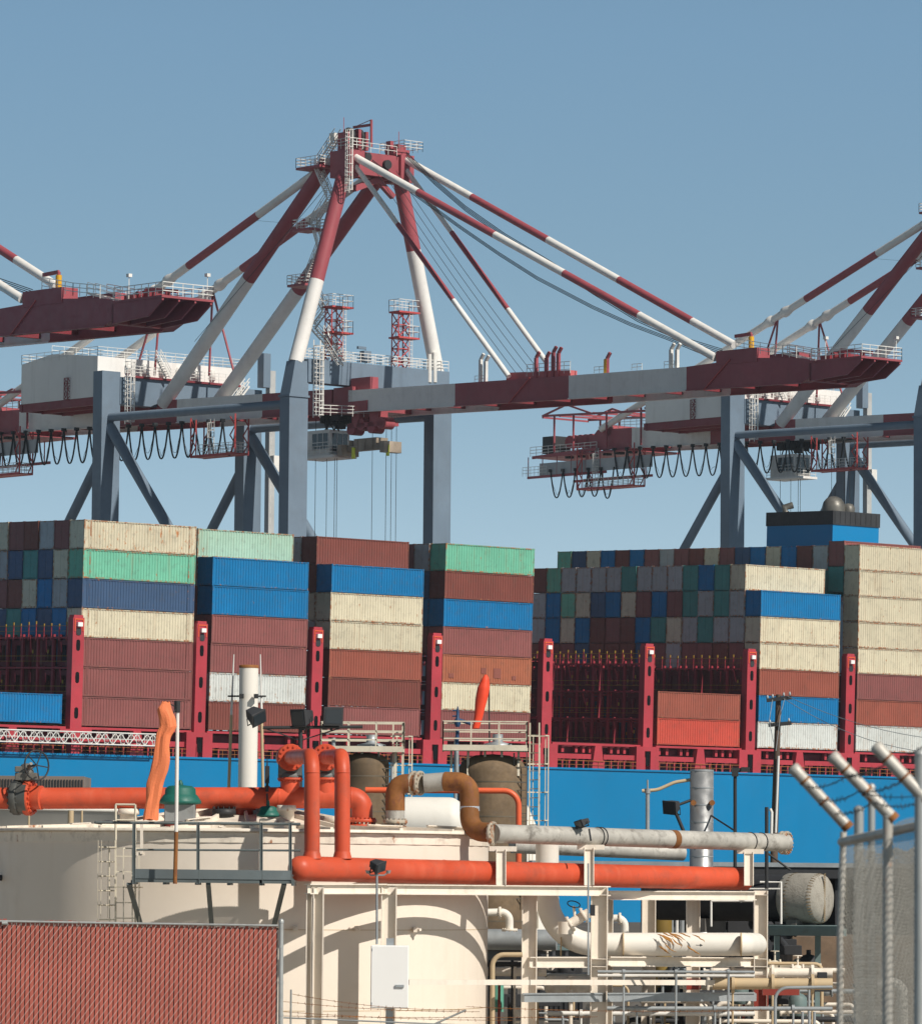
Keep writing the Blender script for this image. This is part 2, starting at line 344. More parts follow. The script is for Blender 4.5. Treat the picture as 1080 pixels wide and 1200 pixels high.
def container(s, row, tier, col, label, c45=False, rusty=False):
    r = bpy.data.objects.new('shipping_container', None); COL.objects.link(r)
    r.location = sp(s + rnd.uniform(-.05, .05), row * WP + rnd.uniform(-.02, .02), tier * T); r.rotation_mode = 'QUATERNION'; r.rotation_quaternion = RS.to_quaternion()
    tagit(r, label, 'container', 'shipping containers stacked on the ship'); r.empty_display_size = .5
    for nm, me in (C45 if c45 else C40):
        o = bpy.data.objects.new(nm, me); COL.objects.link(o); o.parent = r
        o.material_slots[0].link = 'OBJECT'
        o.material_slots[0].material = M['cream_rusty'] if rusty and nm == 'container_body' else M[('f_' if nm == 'frame' else 'c_') + col]
BAY = {1: -48.5, 2: -32.65, 3: -17.5, 4: -2.5, 5: 27.8, 6: 42.7, 7: 57.75}
STK = {1: 'the leftmost tall stack', 2: 'the second stack from the left', 3: 'the third stack from the left', 4: 'the stack left of the empty bay', 5: 'the low orange pair', 6: 'the stack second from the right', 7: 'the rightmost stack'}
STKS = {1: 'leftmost block', 2: 'second block', 3: 'third block', 4: 'fourth block', 6: 'block second from right', 7: 'rightmost block'}
near = {1: 'maroon maroon maroon cream navy green cream', 2: 'brown white maroon maroon blue blue', 3: 'maroon brown brick cream cream blue', 4: 'maroon cream orange maroon blue brown green',
        5: 'redorange brick', 6: 'white blue brick cream cream blue', 7: 'white brick maroon cream cream cream cream cream'}
for b, t in near.items():
    cs = t.split()
    for i, c in enumerate(cs):
        pos = ORD[i] if i < len(cs) - 1 else 'topmost'
        container(BAY[b], 0, i, c, f'{CNAME[c]} container, {pos} of {STK[b]} facing the camera' + (', streaked with rust' if b == 1 and i == 6 else ''), b == 1, b == 1 and i == 6)
def patch(s_, tier, x0, x1, z0_, z1_, col, par):
    m = MB(); m.obox(sp(s_ + x0, -.012 + .03, tier * T + z0_), U * (x1 - x0), INN * .02, UP * (z1_ - z0_)); o = m.build('faded_patch', M[col]); o.parent = par; o.matrix_parent_inverse = (Matrix.Translation(par.location) @ par.rotation_quaternion.to_matrix().to_4x4()).inverted()
mk('patch_pink', (.48, .25, .19), rough=.7, sc=2); mk('patch_dark', (.25, .08, .06), rough=.7, sc=2)
for o in [o for o in bpy.data.objects if o.get('label')]:
    if o['label'].startswith('maroon container, second of the leftmost'): patch(BAY[1], 1, 3.1, 7.6, .55, 1.2, 'patch_pink', o)
    if o['label'].startswith('orange brown container, third of'):
        for q in ((.9, 1.6, .45, .9), (5.3, 6.0, 1.0, 1.6), (7.0, 8.0, .6, 1.6), (9.6, 10.1, .5, .9)): patch(BAY[4], 2, *q, 'patch_dark', o)
def inner(b, row, cols, t0, lift=0):                           # cols from tier t0 upward
    for i, c in enumerate(cols.split()):
        if c != '-': container(BAY[b], row, t0 + i + lift, c, f'{CNAME[c]} container end, {ORD[t0 + i]} tier, {ROWW[row + 1] if False else ROWW[row]} row inward, {STKS[b]}', b == 1)
for r_, c in enumerate(['navy grey grey maroon', 'navy navy navy grey', 'blue cream teal maroon', 'teal maroon navy brown', 'navy maroon grey cream'], 1): inner(1, r_, {1: 'blue grey cream maroon', 2: 'navy blue navy grey', 3: 'blue cream teal brown', 4: 'teal brown navy maroon', 5: 'navy maroon grey cream'}[r_], 3)
inner(2, 1, 'maroon maroon grey palegreen', 3); inner(2, 2, 'grey grey', 5)
inner(3, 1, 'grey cream brown brown', 3); inner(3, 2, 'grey', 6)
inner(4, 1, 'maroon blue navy grey', 3); inner(4, 2, 'maroon teal maroon', 4)
g6 = {1: 'maroon grey grey cream', 2: 'brown grey teal teal', 3: 'maroon teal grey blue', 4: 'maroon grey teal teal', 5: 'grey cream maroon grey', 6: '- teal blue grey', 7: '- blue maroon grey', 8: '- brown cream teal',
      9: '- maroon blue grey', 10: '- brown navy grey', 11: '- blue cream grey', 12: '- cream green grey', 13: '- blue blue green', 14: '- grey grey brown', 15: '- navy grey'}
for r_, c in g6.items(): inner(6, r_, c, 3)
for r_, c in enumerate('maroon grey brown blue cream blue navy maroon cream brown maroon grey maroon blue brown blue cream navy green'.split(), 1): inner(7, r_, ('teal ' if r_ < 3 else 'grey ') + c, 6, .16 if r_ == 1 else 0)
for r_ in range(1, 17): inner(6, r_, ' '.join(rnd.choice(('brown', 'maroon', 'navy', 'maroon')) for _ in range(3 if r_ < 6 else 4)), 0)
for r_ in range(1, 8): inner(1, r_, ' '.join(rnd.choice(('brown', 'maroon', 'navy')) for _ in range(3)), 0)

container(-62.75, 0, .05, 'blue', 'bright blue container standing alone on deck at the far left', False)
# ------------------------------------------------------------------ hull and deck
def sbox(mb, s0, s1, w0, w1, h0, h1): mb.obox(sp(s0, w0, h0), U * (s1 - s0), INN * (w1 - w0), UP * (h1 - h0))
sh = thing('container_ship', 'huge container ship with bright blue hull and dark red deck fittings', 'ship', sp(0, 25, -20))
m = MB(); sbox(m, -190, 170, -.6, 54, -24, -2.75)
m.build('hull', M['hull'], sh)
m = MB(); sbox(m, -190, 170, -.75, -.6, -2.9, -2.7); m.build('rubbing_strip', M['hull'], sh)
m = MB()
for b0, b1 in ((-62.8, -50.3), (-48.5, -34.8), (-32.65, -20.5), (-17.5, -5.3), (-2.5, 9.7), (13, 25.2), (27.8, 40), (42.7, 54.9), (57.75, 70), (73, 85)):
    sbox(m, b0 + .4, b1 - .4, .9, 50, -2.7, -.55)
sbox(m, -64, 86, 1.3, 50, -.62, -.04)
m.build('hatch_coaming', M['ship_dred_shade'], sh)
m = MB(); dk = MB(); yl = MB()
for b0, b1 in ((-78, -65), (-62.8, -50.3), (-48.5, -34.8), (-32.65, -20.5), (-17.5, -5.3), (-2.5, 9.7), (13, 25.2), (27.8, 40), (42.7, 54.9), (57.75, 70)):
    mid = (b0 + b1) / 2
    m.add([sp(mid - .85, -.35, -2.7), sp(mid + .85, -.35, -2.7), sp(mid + .45, -.35, -.35), sp(mid - .45, -.35, -.35), sp(mid - .85, .3, -2.7), sp(mid + .85, .3, -2.7), sp(mid + .45, .3, -.35), sp(mid - .45, .3, -.35)],
          [(0, 1, 2, 3), (7, 6, 5, 4), (0, 4, 5, 1), (1, 5, 6, 2), (2, 6, 7, 3), (3, 7, 4, 0)])
    sbox(m, b0, mid - .9, -.2, .1, -1.75, -1.25); sbox(m, mid + .9, b1, -.2, .1, -1.75, -1.25)
    sbox(m, b0 - .2, b1 + .2, -.1, .9, -.34, -.12)
    x = b0 + .3
    while x < b1:
        if abs(x - mid) > 1: sbox(m, x, x + .16, -.05, .12, -2.7, -1.75)
        if rnd.random() < .6: sbox(dk, x + .3, x + .3 + rnd.uniform(.2, .7), .5, .85, -2.5, -2.5 + rnd.uniform(.4, 1.3))
        if rnd.random() < .5: sbox(m, x + .2, x + .55, .3, .75, -1.1, -.4)
        x += rnd.uniform(.9, 1.3)
    yl.tube([sp(b0, -.45, -1.95), sp(b1, -.45, -1.95)], .035, 4); yl.tube([sp(b0, -.45, -2.35), sp(b1, -.45, -2.35)], .025, 4)
    for i in range(9): yl.tube([sp(b0 + (b1 - b0) * i / 8, -.45, -2.75), sp(b0 + (b1 - b0) * i / 8, -.45, -1.95)], .03, 4)
m.build('deck_framing', M['ship_red'], sh); dk.build('deck_machinery', M['black'], sh)
yl.build('railing', mat('railing_ochre', (.38, .14, .04)), sh)
# bridge casing far behind the stacks
cs = thing('funnel_casing', 'bright blue funnel casing with a black top band behind the right hand stacks', 'funnel', sp(80, 22, 8))
pA = sx(975, 637, 22); dd = 10.8
m = MB(); sbox(m, pA, pA + 7.6, 22, 22 + dd, 18, 26.25); m.build('casing_wall', M['casing'], cs)
m = MB(); sbox(m, pA - .08, pA + 7.7, 21.9, 22.1 + dd, 26.25, 27.85)
for i in range(9): sbox(m, pA + .2 + i * .85, pA + .26 + i * .85, 21.85, 21.9, 26.4, 27.75)
m.build('black_top', M['black'], cs)
m = MB(); c_ = sp(pA + 2.6, 24.5, 27.85); m.lathe(c_, [(1.35, 0), (1.35, .6), (1.2, 1.15), (.85, 1.6), (.4, 1.82), (0.05, 1.88)], 20, UP)
XM = mat('exhaust_grey', (.17, .165, .15), rough=.5, metal=.4, var=.25, grime=.3); m.build('exhaust_dome', XM, cs); m = MB(); m.lathe(sp(pA + 4.1, 23.6, 27.85), [(.8, 0), (.8, .6), (.5, 1.0), (.05, 1.1)], 14, UP)
m.build('exhaust_dome', XM, cs); m = MB(); m.tube([sp(pA + .3, 30, 27.8), sp(pA + .2, 30.2, 28.4), sp(pA + 1.0, 29.6, 28.7)], .4, 12)
m.build('exhaust_pipe', XM, cs)
# ------------------------------------------------------------------ lashing bridges
LB = [(87, 'far left'), (232, 'between the first and second stacks'), (368, 'between the second and third stacks'), (508, 'left of the fourth stack'), (638, 'left of the empty bay'),
      (757, 'right of the empty bay with yellow tipped stanchions'), (877, 'right of the low orange containers'), (993, 'left of the rightmost stack')]
oval = [(math.cos(t), math.sin(t)) for t in [2 * math.pi * i / 12 for i in range(12)]]
def oprism(mb, s, h, rs, rh, w0, w1):
    a = [sp(s + x * rs, w0, h + (y * rh if abs(y) < .3 else math.copysign(rh * (.55 + .45 * abs(y)), y))) for x, y in oval]; b = [p + INN * (w1 - w0) for p in a]
    mb.add(a + b, [tuple(range(12)), tuple(range(23, 11, -1))] + [(i, i + 12, (i + 1) % 12 + 12, (i + 1) % 12) for i in range(12)])
for i, (px, where) in enumerate(LB):
    s = sx(px, 800); top = 10.35
    full = i in (0, 5, 6)
    lb = thing('lashing_bridge', f'dark red slotted lashing bridge {where}', 'lashing bridge', sp(s, 0, -2.7), 'lashing bridges between the container bays')
    m = MB(); sbox(m, s - .68, s + .68, -.45, .35, -.6, top); sbox(m, s - .55, s + .55, -.40, .35, top, top + .25)
    m.build('end_post', M['ship_red'], lb)
    m = MB(); wd = 1.62 if i else 1.9
    if i: sbox(m, s - wd, s - .42, -.5, .6, -2.75, -.28); sbox(m, s + .42, s + wd, -.5, .6, -2.75, -.28); sbox(m, s - .42, s + .42, -.5, .6, -.75, -.28); sbox(m, s - .42, s + .42, .2, .55, -2.75, -.75)
    else: sbox(m, s - wd, s + wd, -.5, .6, -.75, -.35); sbox(m, s - .5, s + .5, -.5, .6, -2.75, -.75)
    m.build('pedestal', M['ship_red'], lb)
    m = MB()
    for h in (1.2, 4.6, 7.7): oprism(m, s, h, .25, .55, -.46, -.40)
    if i: oprism(m, s, -1.55, .30, .8, -.515, -.49)
    m.build('slot_shade', M['slot_shade_black'], lb)  # black ovals sitting proud, painting the shade inside the holes
    m = MB(); sbox(m, s - .52, s - .44, -.52, -.45, top - 1.3, top - .2); sbox(m, s + .44, s + .52, -.52, -.45, top - 1.3, top - .2); sbox(m, s - .52, s + .52, -.52, -.45, top - .2, top - .1)
    m.build('lamp_guard', M['orange2'], lb)
    m = MB(); sbox(m, s - .28, s + .28, -.75, -.46, top - .85, top - .45); m.build('lamp', M['boxwhite'], lb)
    m = MB(); oprism(m, s, top - 1.35, .3, .35, -.5, -.455); m.build('lamp_bracket', M['black'], lb)
    fr = MB(); pl = MB(); ye = MB(); hi = MB()
    nr = 20
    for r_ in range(nr + 1):
        wdp = r_ * WP - .05 + .35
        sbox(fr, s - .55, s - .3, wdp, wdp + .22, -.5, top - 1.6); sbox(fr, s + .3, s + .55, wdp, wdp + .22, -.5, top - 1.6)
        if full:
            for q in (.3, 1.5): 
                hh = top - 1.6 + rnd.uniform(.7, 1.0); hi = MB(); sbox(hi, s - .62, s - .56, wdp + q, wdp + q + .12, top - 2.2, hh); hi.mi = 1; sbox(hi, s - .63, s - .55, wdp + q - .02, wdp + q + .14, hh, hh + .28); hi.build('stanchion', [M['ship_red'], M['ochre_y']], lb)
            for h in (1.2, 4.1, 7.0):
                if rnd.random() < .75: hi = MB(); hi.beam(sp(s - .62, wdp + 1.0, h), sp(s - .62, wdp + rnd.uniform(.9, 1.5), h + rnd.uniform(.9, 1.7)), .09, .09); hi.build('lashing_rod', M['ship_red'], lb)
                if rnd.random() < .5: sbox(dk_ := ye, s - .64, s - .56, wdp + .7, wdp + .85, h - .1, h + .25)
    for h in (-.5, 2.7, 5.6, 8.5):
        sbox(fr, s - .6, s + .6, .3, 50, h - .18, h)
        if full: ye.tube([sp(s - .6, .3, h + 1.05), sp(s - .6, 50, h + 1.05)], .03, 4); ye.tube([sp(s - .6, .3, h + .55), sp(s - .6, 50, h + .55)], .022, 4)
    for r_ in range(0, nr):                # shear plates with oval openings, as framed panels; extra ones added to darken the narrow gaps
        w0 = .4 + r_ * WP
        for h0 in (-.3, 2.8, 5.7):
            if (full and r_ < 12 and (r_ * 7 + int(h0 * 3)) % 3 != 1) or (not full and r_ < 3): pl = MB(); sbox(pl, s - .1, s + .05, w0 + .2, w0 + .85, h0, h0 + 2.5); sbox(pl, s - .1, s + .05, w0 + 1.75, w0 + 2.3, h0, h0 + 2.5); sbox(pl, s - .1, s + .05, w0 + .85, w0 + 1.75, h0, h0 + .5); sbox(pl, s - .1, s + .05, w0 + .85, w0 + 1.75, h0 + 2, h0 + 2.5); pl.build('shear_plate', M['ship_dred_shade'], lb)
    fr.build('cross_frame', M['ship_mid_shade'] if full else M['ship_dred_shade'], lb)
    if full: ye.build('yellow_rail', M['ochre_y'], lb)
# gangway truss on the left
m = MB(); s0, s1 = sx(-30, 870, -1), sx(180, 870, -1); n_ = 22
for w_ in (-2.1, -1.2):
    for h in (-.62, -1.75): m.tube([sp(s0, w_, h), sp(s1, w_, h)], .075, 5)
    for k in range(n_):
        a, b = s0 + (s1 - s0) * k / n_, s0 + (s1 - s0) * (k + 1) / n_
        m.tube([sp(a, w_, -.62 if k % 2 else -1.75), sp(b, w_, -1.75 if k % 2 else -.62)], .05, 4); m.tube([sp(b, w_, -.62), sp(b, w_, -1.75)], .035, 4)
    m.tube([sp(s0, w_, -1.2), sp(s1, w_, -1.2)], .03, 4)
for k in range(n_ * 2): a = s0 + (s1 - s0) * k / n_ / 2; m.tube([sp(a, -2.1, -1.75), sp(a, -1.2, -1.75)], .04, 4)
tagit(m.build('gangway', M['cr_rail'], None, sp(s0, -1.6, -1.75)), 'long white lattice gangway stowed along the ship rail at left', 'gangway')
# ------------------------------------------------------------------ gantry cranes
WL = V((-19.309, 586.342, 0)); G = 35.5; A = 21.9; a1, a2 = 6.9, 14.9
def K(a, c, z): return WL + U * a + NN * c + Z * z
def Pa(a, px, py): return onpl(px, py, WL + U * a, U)
def Pc(c, px, py): return onpl(px, py, WL + NN * c, NN)
OFF2 = U * 104.4 + NN * .5 + Z * 4.45
def Pa2(a, px, py): return onpl(px, py, WL + OFF2 + U * a, U) - OFF2      # a point measured on the right hand crane
def tofx(p, q, px):
    lo, hi = 0., 1.; sgn = 1 if proj(q)[0] > proj(p)[0] else -1
    for _ in range(30):
        md = (lo + hi) / 2
        if (proj(p.lerp(q, md))[0] - px) * sgn < 0: lo = md
        else: hi = md
    return lo
def banded(mb, p, q, r, cuts, start, n=14, ends=True):  # cuts: photo x where the colour flips
    ts = [0] + sorted(tofx(p, q, c) for c in cuts) + [1]; mi = start
    if ends and tofx: pass
    for a, b in zip(ts, ts[1:]):
        mb.mi = mi; mb.tube([p.lerp(q, a), p.lerp(q, b)], r, n); mi = 1 - mi
    mb.mi = 0
RW = [M['cr_red'], M['cr_white']]
cr = thing('gantry_crane', 'red and white ship to shore crane with its whole A-frame in view, centre', 'crane', WL, 'ship to shore gantry cranes')
# legs: a,c = outer corner near the camera-left; wa along quay, wc across
def leg(a, c, ztop, wa=2.75, wc=1.75):
    m = MB(); m.obox(K(a - wa / 2, c - wc / 2, -3), U * wa, NN * wc, Z * (ztop + 3)); return m
for a, c, zt in ((0, -G, 63.9), (A, -G, 63.2)): leg(a, c, zt).build('leg', M['cr_blue'], cr)
m = leg(0, 0, 58.6)
t0, t1 = K(0, 0, 58.6), K(.5, 0, 62.7); h0, h1 = 1.38, .95
m.hexa([t0 - U * 1.38 - NN * .9, t0 + U * 1.38 - NN * .9, t0 + U * 1.38 + NN * .9, t0 - U * 1.38 + NN * .9, t1 - U * 1 - NN * .8, t1 + U * 1.1 - NN * .8, t1 + U * 1.1 + NN * .8, t1 - U * 1 + NN * .8])
m.box(K(0, 0, 58.6), (3.05, 2.05, .25), U, NN); m.build('leg', M['cr_blue'], cr)
m = leg(A, 0, 60.5); m.build('leg', M['cr_blue'], cr)
m = MB(); m.obox(K(1.3, -.9, 60.3), U * (A - .4), NN * 1.9, Z * 2.7); m.build('portal_beam', M['cr_blue'], cr)
m = MB(); m.obox(K(1.3, -G - .9, 60.0), U * (A - 2.6), NN * 1.9, Z * 3.3); m.build('portal_beam', M['cr_blue'], cr)
for a in (0, A):
    m = MB(); m.tube([K(a, -G + .5, 58.35), K(a, -.7, 57.75)], .52, 14); m.build('side_tie', M['cr_blue'], cr)
    m = MB(); m.obox(K(a - .8, -G + .8, 14.5), U * 1.6, NN * (G - 1.6), Z * 2.2); m.build('sill_beam', M['cr_blue'], cr)
    p, q = K(a, -G + .7, 57.2), Pa(0, 205, 632) + U * a; d = (q - p).normalized()
    m = MB(); m.tube([p, q, q + d * 22], .68, 16); m.build('brace', M['cr_blue'], cr)
    p, q = K(a, -G - .6, 54.2), Pa(0, 72, 630) + U * a; d = (q - p).normalized()
    m = MB(); m.tube([p, q, q + d * 22], .62, 16); m.build('brace', M['cr_blue'], cr)
    m = MB()
    for c in (0, -G): 
        m.obox(K(a - 4.5, c - .8, 2), U * 9, NN * 1.6, Z * 1.6)
        for k in range(6): m.tube([K(a - 4 + k * 1.6, c - .35, .8), K(a - 4 + k * 1.6, c + .35, .8)], .6, 16)
    m.build('bogie', M['cr_blue'], cr)
m = MB(); m.box(K(A / 2 - .3, 0, 57.6), (A - 3, 1.2, 1.2), U, NN); 
# main girders (banded boxes): two parallel, then the boom
def zb(c): return 57.2 + (0 - c) * .0245 if c < 30 else 56.47 - (c - 30) * .018   # underside height
def girder(mb, a, cuts, c0, c1, h=2.75, w=1.35, mi=0):
    cs = [c0] + cuts + [c1]
    for x, y in zip(cs, cs[1:]):
        mb.mi = mi; k = max(1, int((y - x) / 12))
        for j in range(k):
            u0, u1 = x + (y - x) * j / k, x + (y - x) * (j + 1) / k
            q = []
            for (cc) in (u0, u1):
                q.append(cc)
            z0_, z1_ = zb(u0), zb(u1); g = U * w
            mb.hexa([K(a, u0, z0_), K(a, u1, z1_), K(a, u1, z1_) + g, K(a, u0, z0_) + g, K(a, u0, z0_ + h), K(a, u1, z1_ + h), K(a, u1, z1_ + h) + g, K(a, u0, z0_ + h) + g])
        mb.beam(K(a - .04, x, zb(x) - .06), K(a - .04, y, zb(y) - .06), .25, .12)
        mi = 1 - mi
cb_ = [(Pa(a1, x, 500) - WL).dot(NN) for x in (24, 113 + 2, 207, 307)]   # back girder colour changes
cb_ = [(Pa2(a1, 740, 520) - WL).dot(NN), (Pa2(a1, 832, 520) - WL).dot(NN), cb_[2], cb_[3]]
fb_ = [(Pa(a1, x, 460) - WL).dot(NN) for x in (408, 533, 666, 804, 940)]
for a in (a1, a2 - 1.35):
    m = MB(); girder(m, a, cb_[0:1] + cb_[1:2] + cb_[2:3] + cb_[3:4], -69.5, -1.5, mi=0); m.build('main_girder', RW, cr)
    m = MB(); girder(m, a, fb_[1:4], fb_[0], fb_[4], h=2.5, mi=1)
    e = fb_[4]; z_ = zb(e); g = U * 1.35
    # tapered nose with hump
    ks = [(fb_[3] + .01, 0, 2.51), (e - 7.5, 0, 2.95), (e, 0, 2.5), (e + .0, 0, 2.5), (e + 2.2, .9, 2.0)]
    for (x, l0, h0), (y, l1, h1) in zip(ks, ks[1:]):
        if y - x < .01: continue
        mm = .02
        m.hexa([K(a - mm, x, zb(x) + l0), K(a - mm, y, zb(y) + l1), K(a + mm, y, zb(y) + l1) + g, K(a + mm, x, zb(x) + l0) + g, K(a - mm, x, zb(x) + h0), K(a - mm, y, zb(y) + h1), K(a + mm, y, zb(y) + h1) + g, K(a + mm, x, zb(x) + h0) + g])
    m.build('boom_girder', RW, cr)
m = MB()                                                   # cross ties and trolley rails along the girders
for c in list(range(-68, -2, 6)) + list(range(8, 76, 6)): m = MB(); m.obox(K(a1 + 1.35, c, zb(c) + .3), U * (a2 - a1 - 2.7), NN * .5, Z * .7); m.build('cross_tie', M['cr_dred'], cr)
m = MB(); m.obox(K(a1 - .15, -2.5, 57.1), U * (a2 - a1 + .3), NN * 7.5, Z * 1.2); m.obox(K(a1, -1.2, 58.2), U * 8, NN * 3.4, Z * 1.9); m.obox(K(a1 + .6, 1.2, 58.2), U * 1.2, NN * 3.5, Z * 2.9)
m.build('hinge_frame', M['cr_red'], cr)
# A-frame
apL, apR = Pa(a1, 407, 188), Pa(a2, 465, 192)
m = MB(); banded(m, K(0.2, 0, 62.6), apL, .86, [371], 1); m.build('mast_leg', RW, cr)
m = MB(); banded(m, Pc(0, 515, 452), apR, .86, [484.5], 1); m.build('mast_leg', RW, cr)
m = MB(); banded(m, Pa(a1, 191, 474), Pa(a1, 384, 190), .86, [291.5], 1); m.build('back_leg', RW, cr)
m = MB(); banded(m, Pa(a2, 254, 474), Pa(a2, 449, 200), .86, [349], 1); m.build('back_leg', RW, cr)
c_ = (apL - WL).dot(NN); zt = apL.z
m = MB()
m.obox(K(a1 - 1.2, c_ - 1.7, zt - 2.0), U * 2.4, NN * 3.4, Z * 3.1); m.obox(K(a2 - 1.0, c_ - 1.6, zt - 1.9), U * 2.0, NN * 3.0, Z * 3.2)
m.obox(K(a1 + 1.2, c_ - 1.6, zt - 1.2), U * 6.6, NN * 2.6, Z * 2.3); m.obox(K(a1 + 1.2, c_ - 1.9, zt - 1.6), U * 6.6, NN * 3.2, Z * .4)
m.beam(K(a1 + 1, c_, zt - 3.2), K(a2 - 1, c_, zt - .8), .7, .7); m.beam(K(a2 - 1, c_, zt - 3.6), K(a1 + 3.5, c_, zt - 1), .6, .6)
m.obox(K(a1 - 1.0, c_ - .6, zt + 1.1), U * .35, NN * 1.8, Z * 2.1); m.obox(K(a1 + .5, c_ - .8, zt + 1.2), U * .4, NN * 2.2, Z * 2.4); m.obox(K(a1 + 1.6, c_ - .8, zt + 1.2), U * .4, NN * 2.2, Z * 2.2)
m.obox(K(a2 - 1.6, c_ - .8, zt + 1.3), U * 2.4, NN * 1.6, Z * .7); m.obox(K(a2 - .7, c_ - .5, zt + 2.0), U * 1.2, NN * 1.0, Z * .6); m.obox(K(a2 - 1.9, c_ - .3, zt + 2.0), U * .5, NN * .8, Z * .9); m.tube([K(a2 - .2, c_, zt + 2), K(a2 - .2, c_, zt + 4.2)], .05, 4); m.tube([K(a1 - .6, c_, zt + 3), K(a1 - .6, c_, zt + 5)], .05, 4)
m.build('mast_head', M['cr_red'], cr)
m = MB()
for q in (a1 - .2, a1 + 1.2): m.tube([K(q, c_ + .2, zt + 2.8), K(q + .35, c_ + .2, zt + 2.8)], 1.05, 20)
m.tube([K(a1 + 2.0, c_ + 1.45, zt + .5), K(a1 + 2.0, c_ + 1.02, zt + .5)], .5, 14); m.tube([K(a1 + 5.0, c_ + 1.45, zt - .1), K(a1 + 5.0, c_ + 1.02, zt - .1)], .55, 14)
m.build('sheave', M['dark'], cr)
m = MB(); b = Pa(a1 + 3.6, 435, 172); t = Pa(a1 + 3.6, 435, 140); m.tube([b, t], .17, 8); m.beam(t - Z * .6, Pa(a1 + 3.6, 414, 149), .18, .3); m.tube([t, Pa(a1 + 3.6, 414, 149)], .05, 4); m.build('service_jib', M['cr_red'], cr)
m = MB()
for a, c in ((a1 - 1.2, c_ - 2.4), (a2 - 1.2, c_ - 2.2)):
    z_ = zt + 1.25 if a < 8 else zt + 1.75
    m.rail([K(a, c, z_), K(a + 2.8, c, z_), K(a + 2.8, c + 4.4, z_), K(a, c + 4.4, z_), K(a, c, z_)], 1.15, .9, .045, 3)
m.rail([K(a1 + 1.3, c_ + 1.1, zt + 1.1), K(a1 + 6.6, c_ + 1.1, zt + 1.1)], 1.1, 1.2, .04)
m.cage(K(a1 - 1.3, c_ + 1.6, zt - 4), K(a1 - 1.3, c_ + 1.6, zt + 3.4), .6, U, NN, .05, .45, 1.0, .45, .3)
for p in (Pa(a1, 392, 160),): m.box(p, (.9, .9, .8), U, NN); m.tube([p, p - Z * 3], .06, 4)
m.build('head_railing', M['cr_rail'], cr)
# landings and zigzag stairs up the left mast legs
lm = MB(); ls = MB()
lands = [(Pa(a1 - 1.6, 366, 195), 4.4), (Pa(a1 - 1.6, 358, 268), 3.2), (Pa(a1 - 1.8, 352, 333), 3.2)]
for p, L_ in lands:
    lm = MB(); lm.obox(p - U * .7 - NN * L_ / 2 - Z * .28, U * 2.4, NN * L_, Z * .28); lm.build('stair_landing', M['cr_red'], cr)
    q = p - U * .7 - NN * L_ / 2; ls.rail([q, q + NN * L_, q + NN * L_ + U * 2.3, q + U * 2.3, q], 1.1, .8, .045, 3)
pts = [Pa(a1 - 1.5, 368, 196), Pa(a1 - 1.5, 383, 232), Pa(a1 - 1.5, 364, 262), Pa(a1 - 1.8, 372, 290), Pa(a1 - 1.9, 356, 330)]
pts2 = [Pa(4.6, 366, 343), Pa(4.6, 378, 364), Pa(4.6, 363, 384), Pa(4.6, 379, 402), Pa(4.6, 396, 428)]
for p, q in zip(pts2, pts2[1:]): ls.stair(p, q, .8, U, .04)
for p, q in zip(pts, pts[1:]): ls.stair(p, q, .9, U, .045)
pts = [Pa(a1 - 1.5, 371, 192), Pa(a1 - 1.5, 392, 160)]
ls.stair(pts[0], pts[1], .9, U, .05); ls.build('stairway', M['cr_rail'], cr)
# stays
m = MB(); banded(m, Pa(a1, 411, 181), Pa(a1, 838, 419), .44, [490, 580, 661, 749], 1, 10); m.build('forestay', RW, cr)
m = MB(); banded(m, Pa(a2, 470, 184), Pa(a2, 860, 404), .44, [553, 642, 725, 811], 1, 10); m.build('forestay', RW, cr)
m = MB(); banded(m, Pa(a1, 408, 183), Pa(a1, 596, 441), .30, [466, 531], 1, 10); m.build('inner_stay', RW, cr)
m = MB(); banded(m, Pa(a2, 472, 194), Pa(a2, 640, 424), .30, [529, 595], 1, 10); m.build('inner_stay', RW, cr)
for (p, q, cuts, j, bs) in ((Pa(a1, -12, 482), Pa(a1, 392, 186), [221, 303], (189, 331), (158, 181)), (Pa(a2, 44, 490), Pa(a2, 446, 196), [284, 362], (249, 336), (245, 275))):
    m = MB(); banded(m, p, q, .50, cuts, 1, 12)
    t = tofx(p, q, j[0]); jc = p.lerp(q, t); d = (q - p).normalized(); m.mi = 1
    for k in (-1.9, .9): m.lathe(jc + d * k, [(.5, -.6), (.7, .2), (.7, .8), (.2, 1.4)] if k < 0 else [(.2, -.3), (.7, .3), (.7, .9), (.5, 1.8)], 12, d)
    m.build('backstay', RW, cr)
    m = MB(); ab = (p - WL).dot(U)
    for x in bs: m.tube([jc, Pa(ab, x, 440)], .14, 6)
    m.build('stay_support', M['cr_red'], cr)
def sag(p, q, s, n=14): return [p.lerp(q, i / n) - Z * s * 4 * (i / n) * (1 - i / n) for i in range(n + 1)]
m = MB()
for k in range(4):
    m.tube([Pa(a1 + 2, x, y + k * 1.9) for x, y in ((476, 178), (510, 211), (545, 241), (592, 274), (642, 304), (695, 339), (747, 371), (800, 395), (846, 409))], .05, 4)
for k in range(3): m.tube([Pa(a1 + 1, x, y + k * 1.7 - 1) for x, y in ((436, 188), (485, 226), (540, 266), (585, 297), (629, 325), (694, 359), (738, 379), (783, 396), (838, 419))], .05, 4)
for k in range(4): m.tube(sag(Pa(a1 + 2, 440 + 8 * k, 200), Pa(a1 + 2, 605 + 9 * k, 438 - k), .5), .03, 4)
m.tube([Pa(a1 - 1, 385, 215), Pa(a1 - 1, 228, 400)], .03, 4); m.tube([Pa(a1, 298, 258), Pa(a1, 345, 262)], .02, 4)
m.build('hoist_rope', M['cable'], cr)
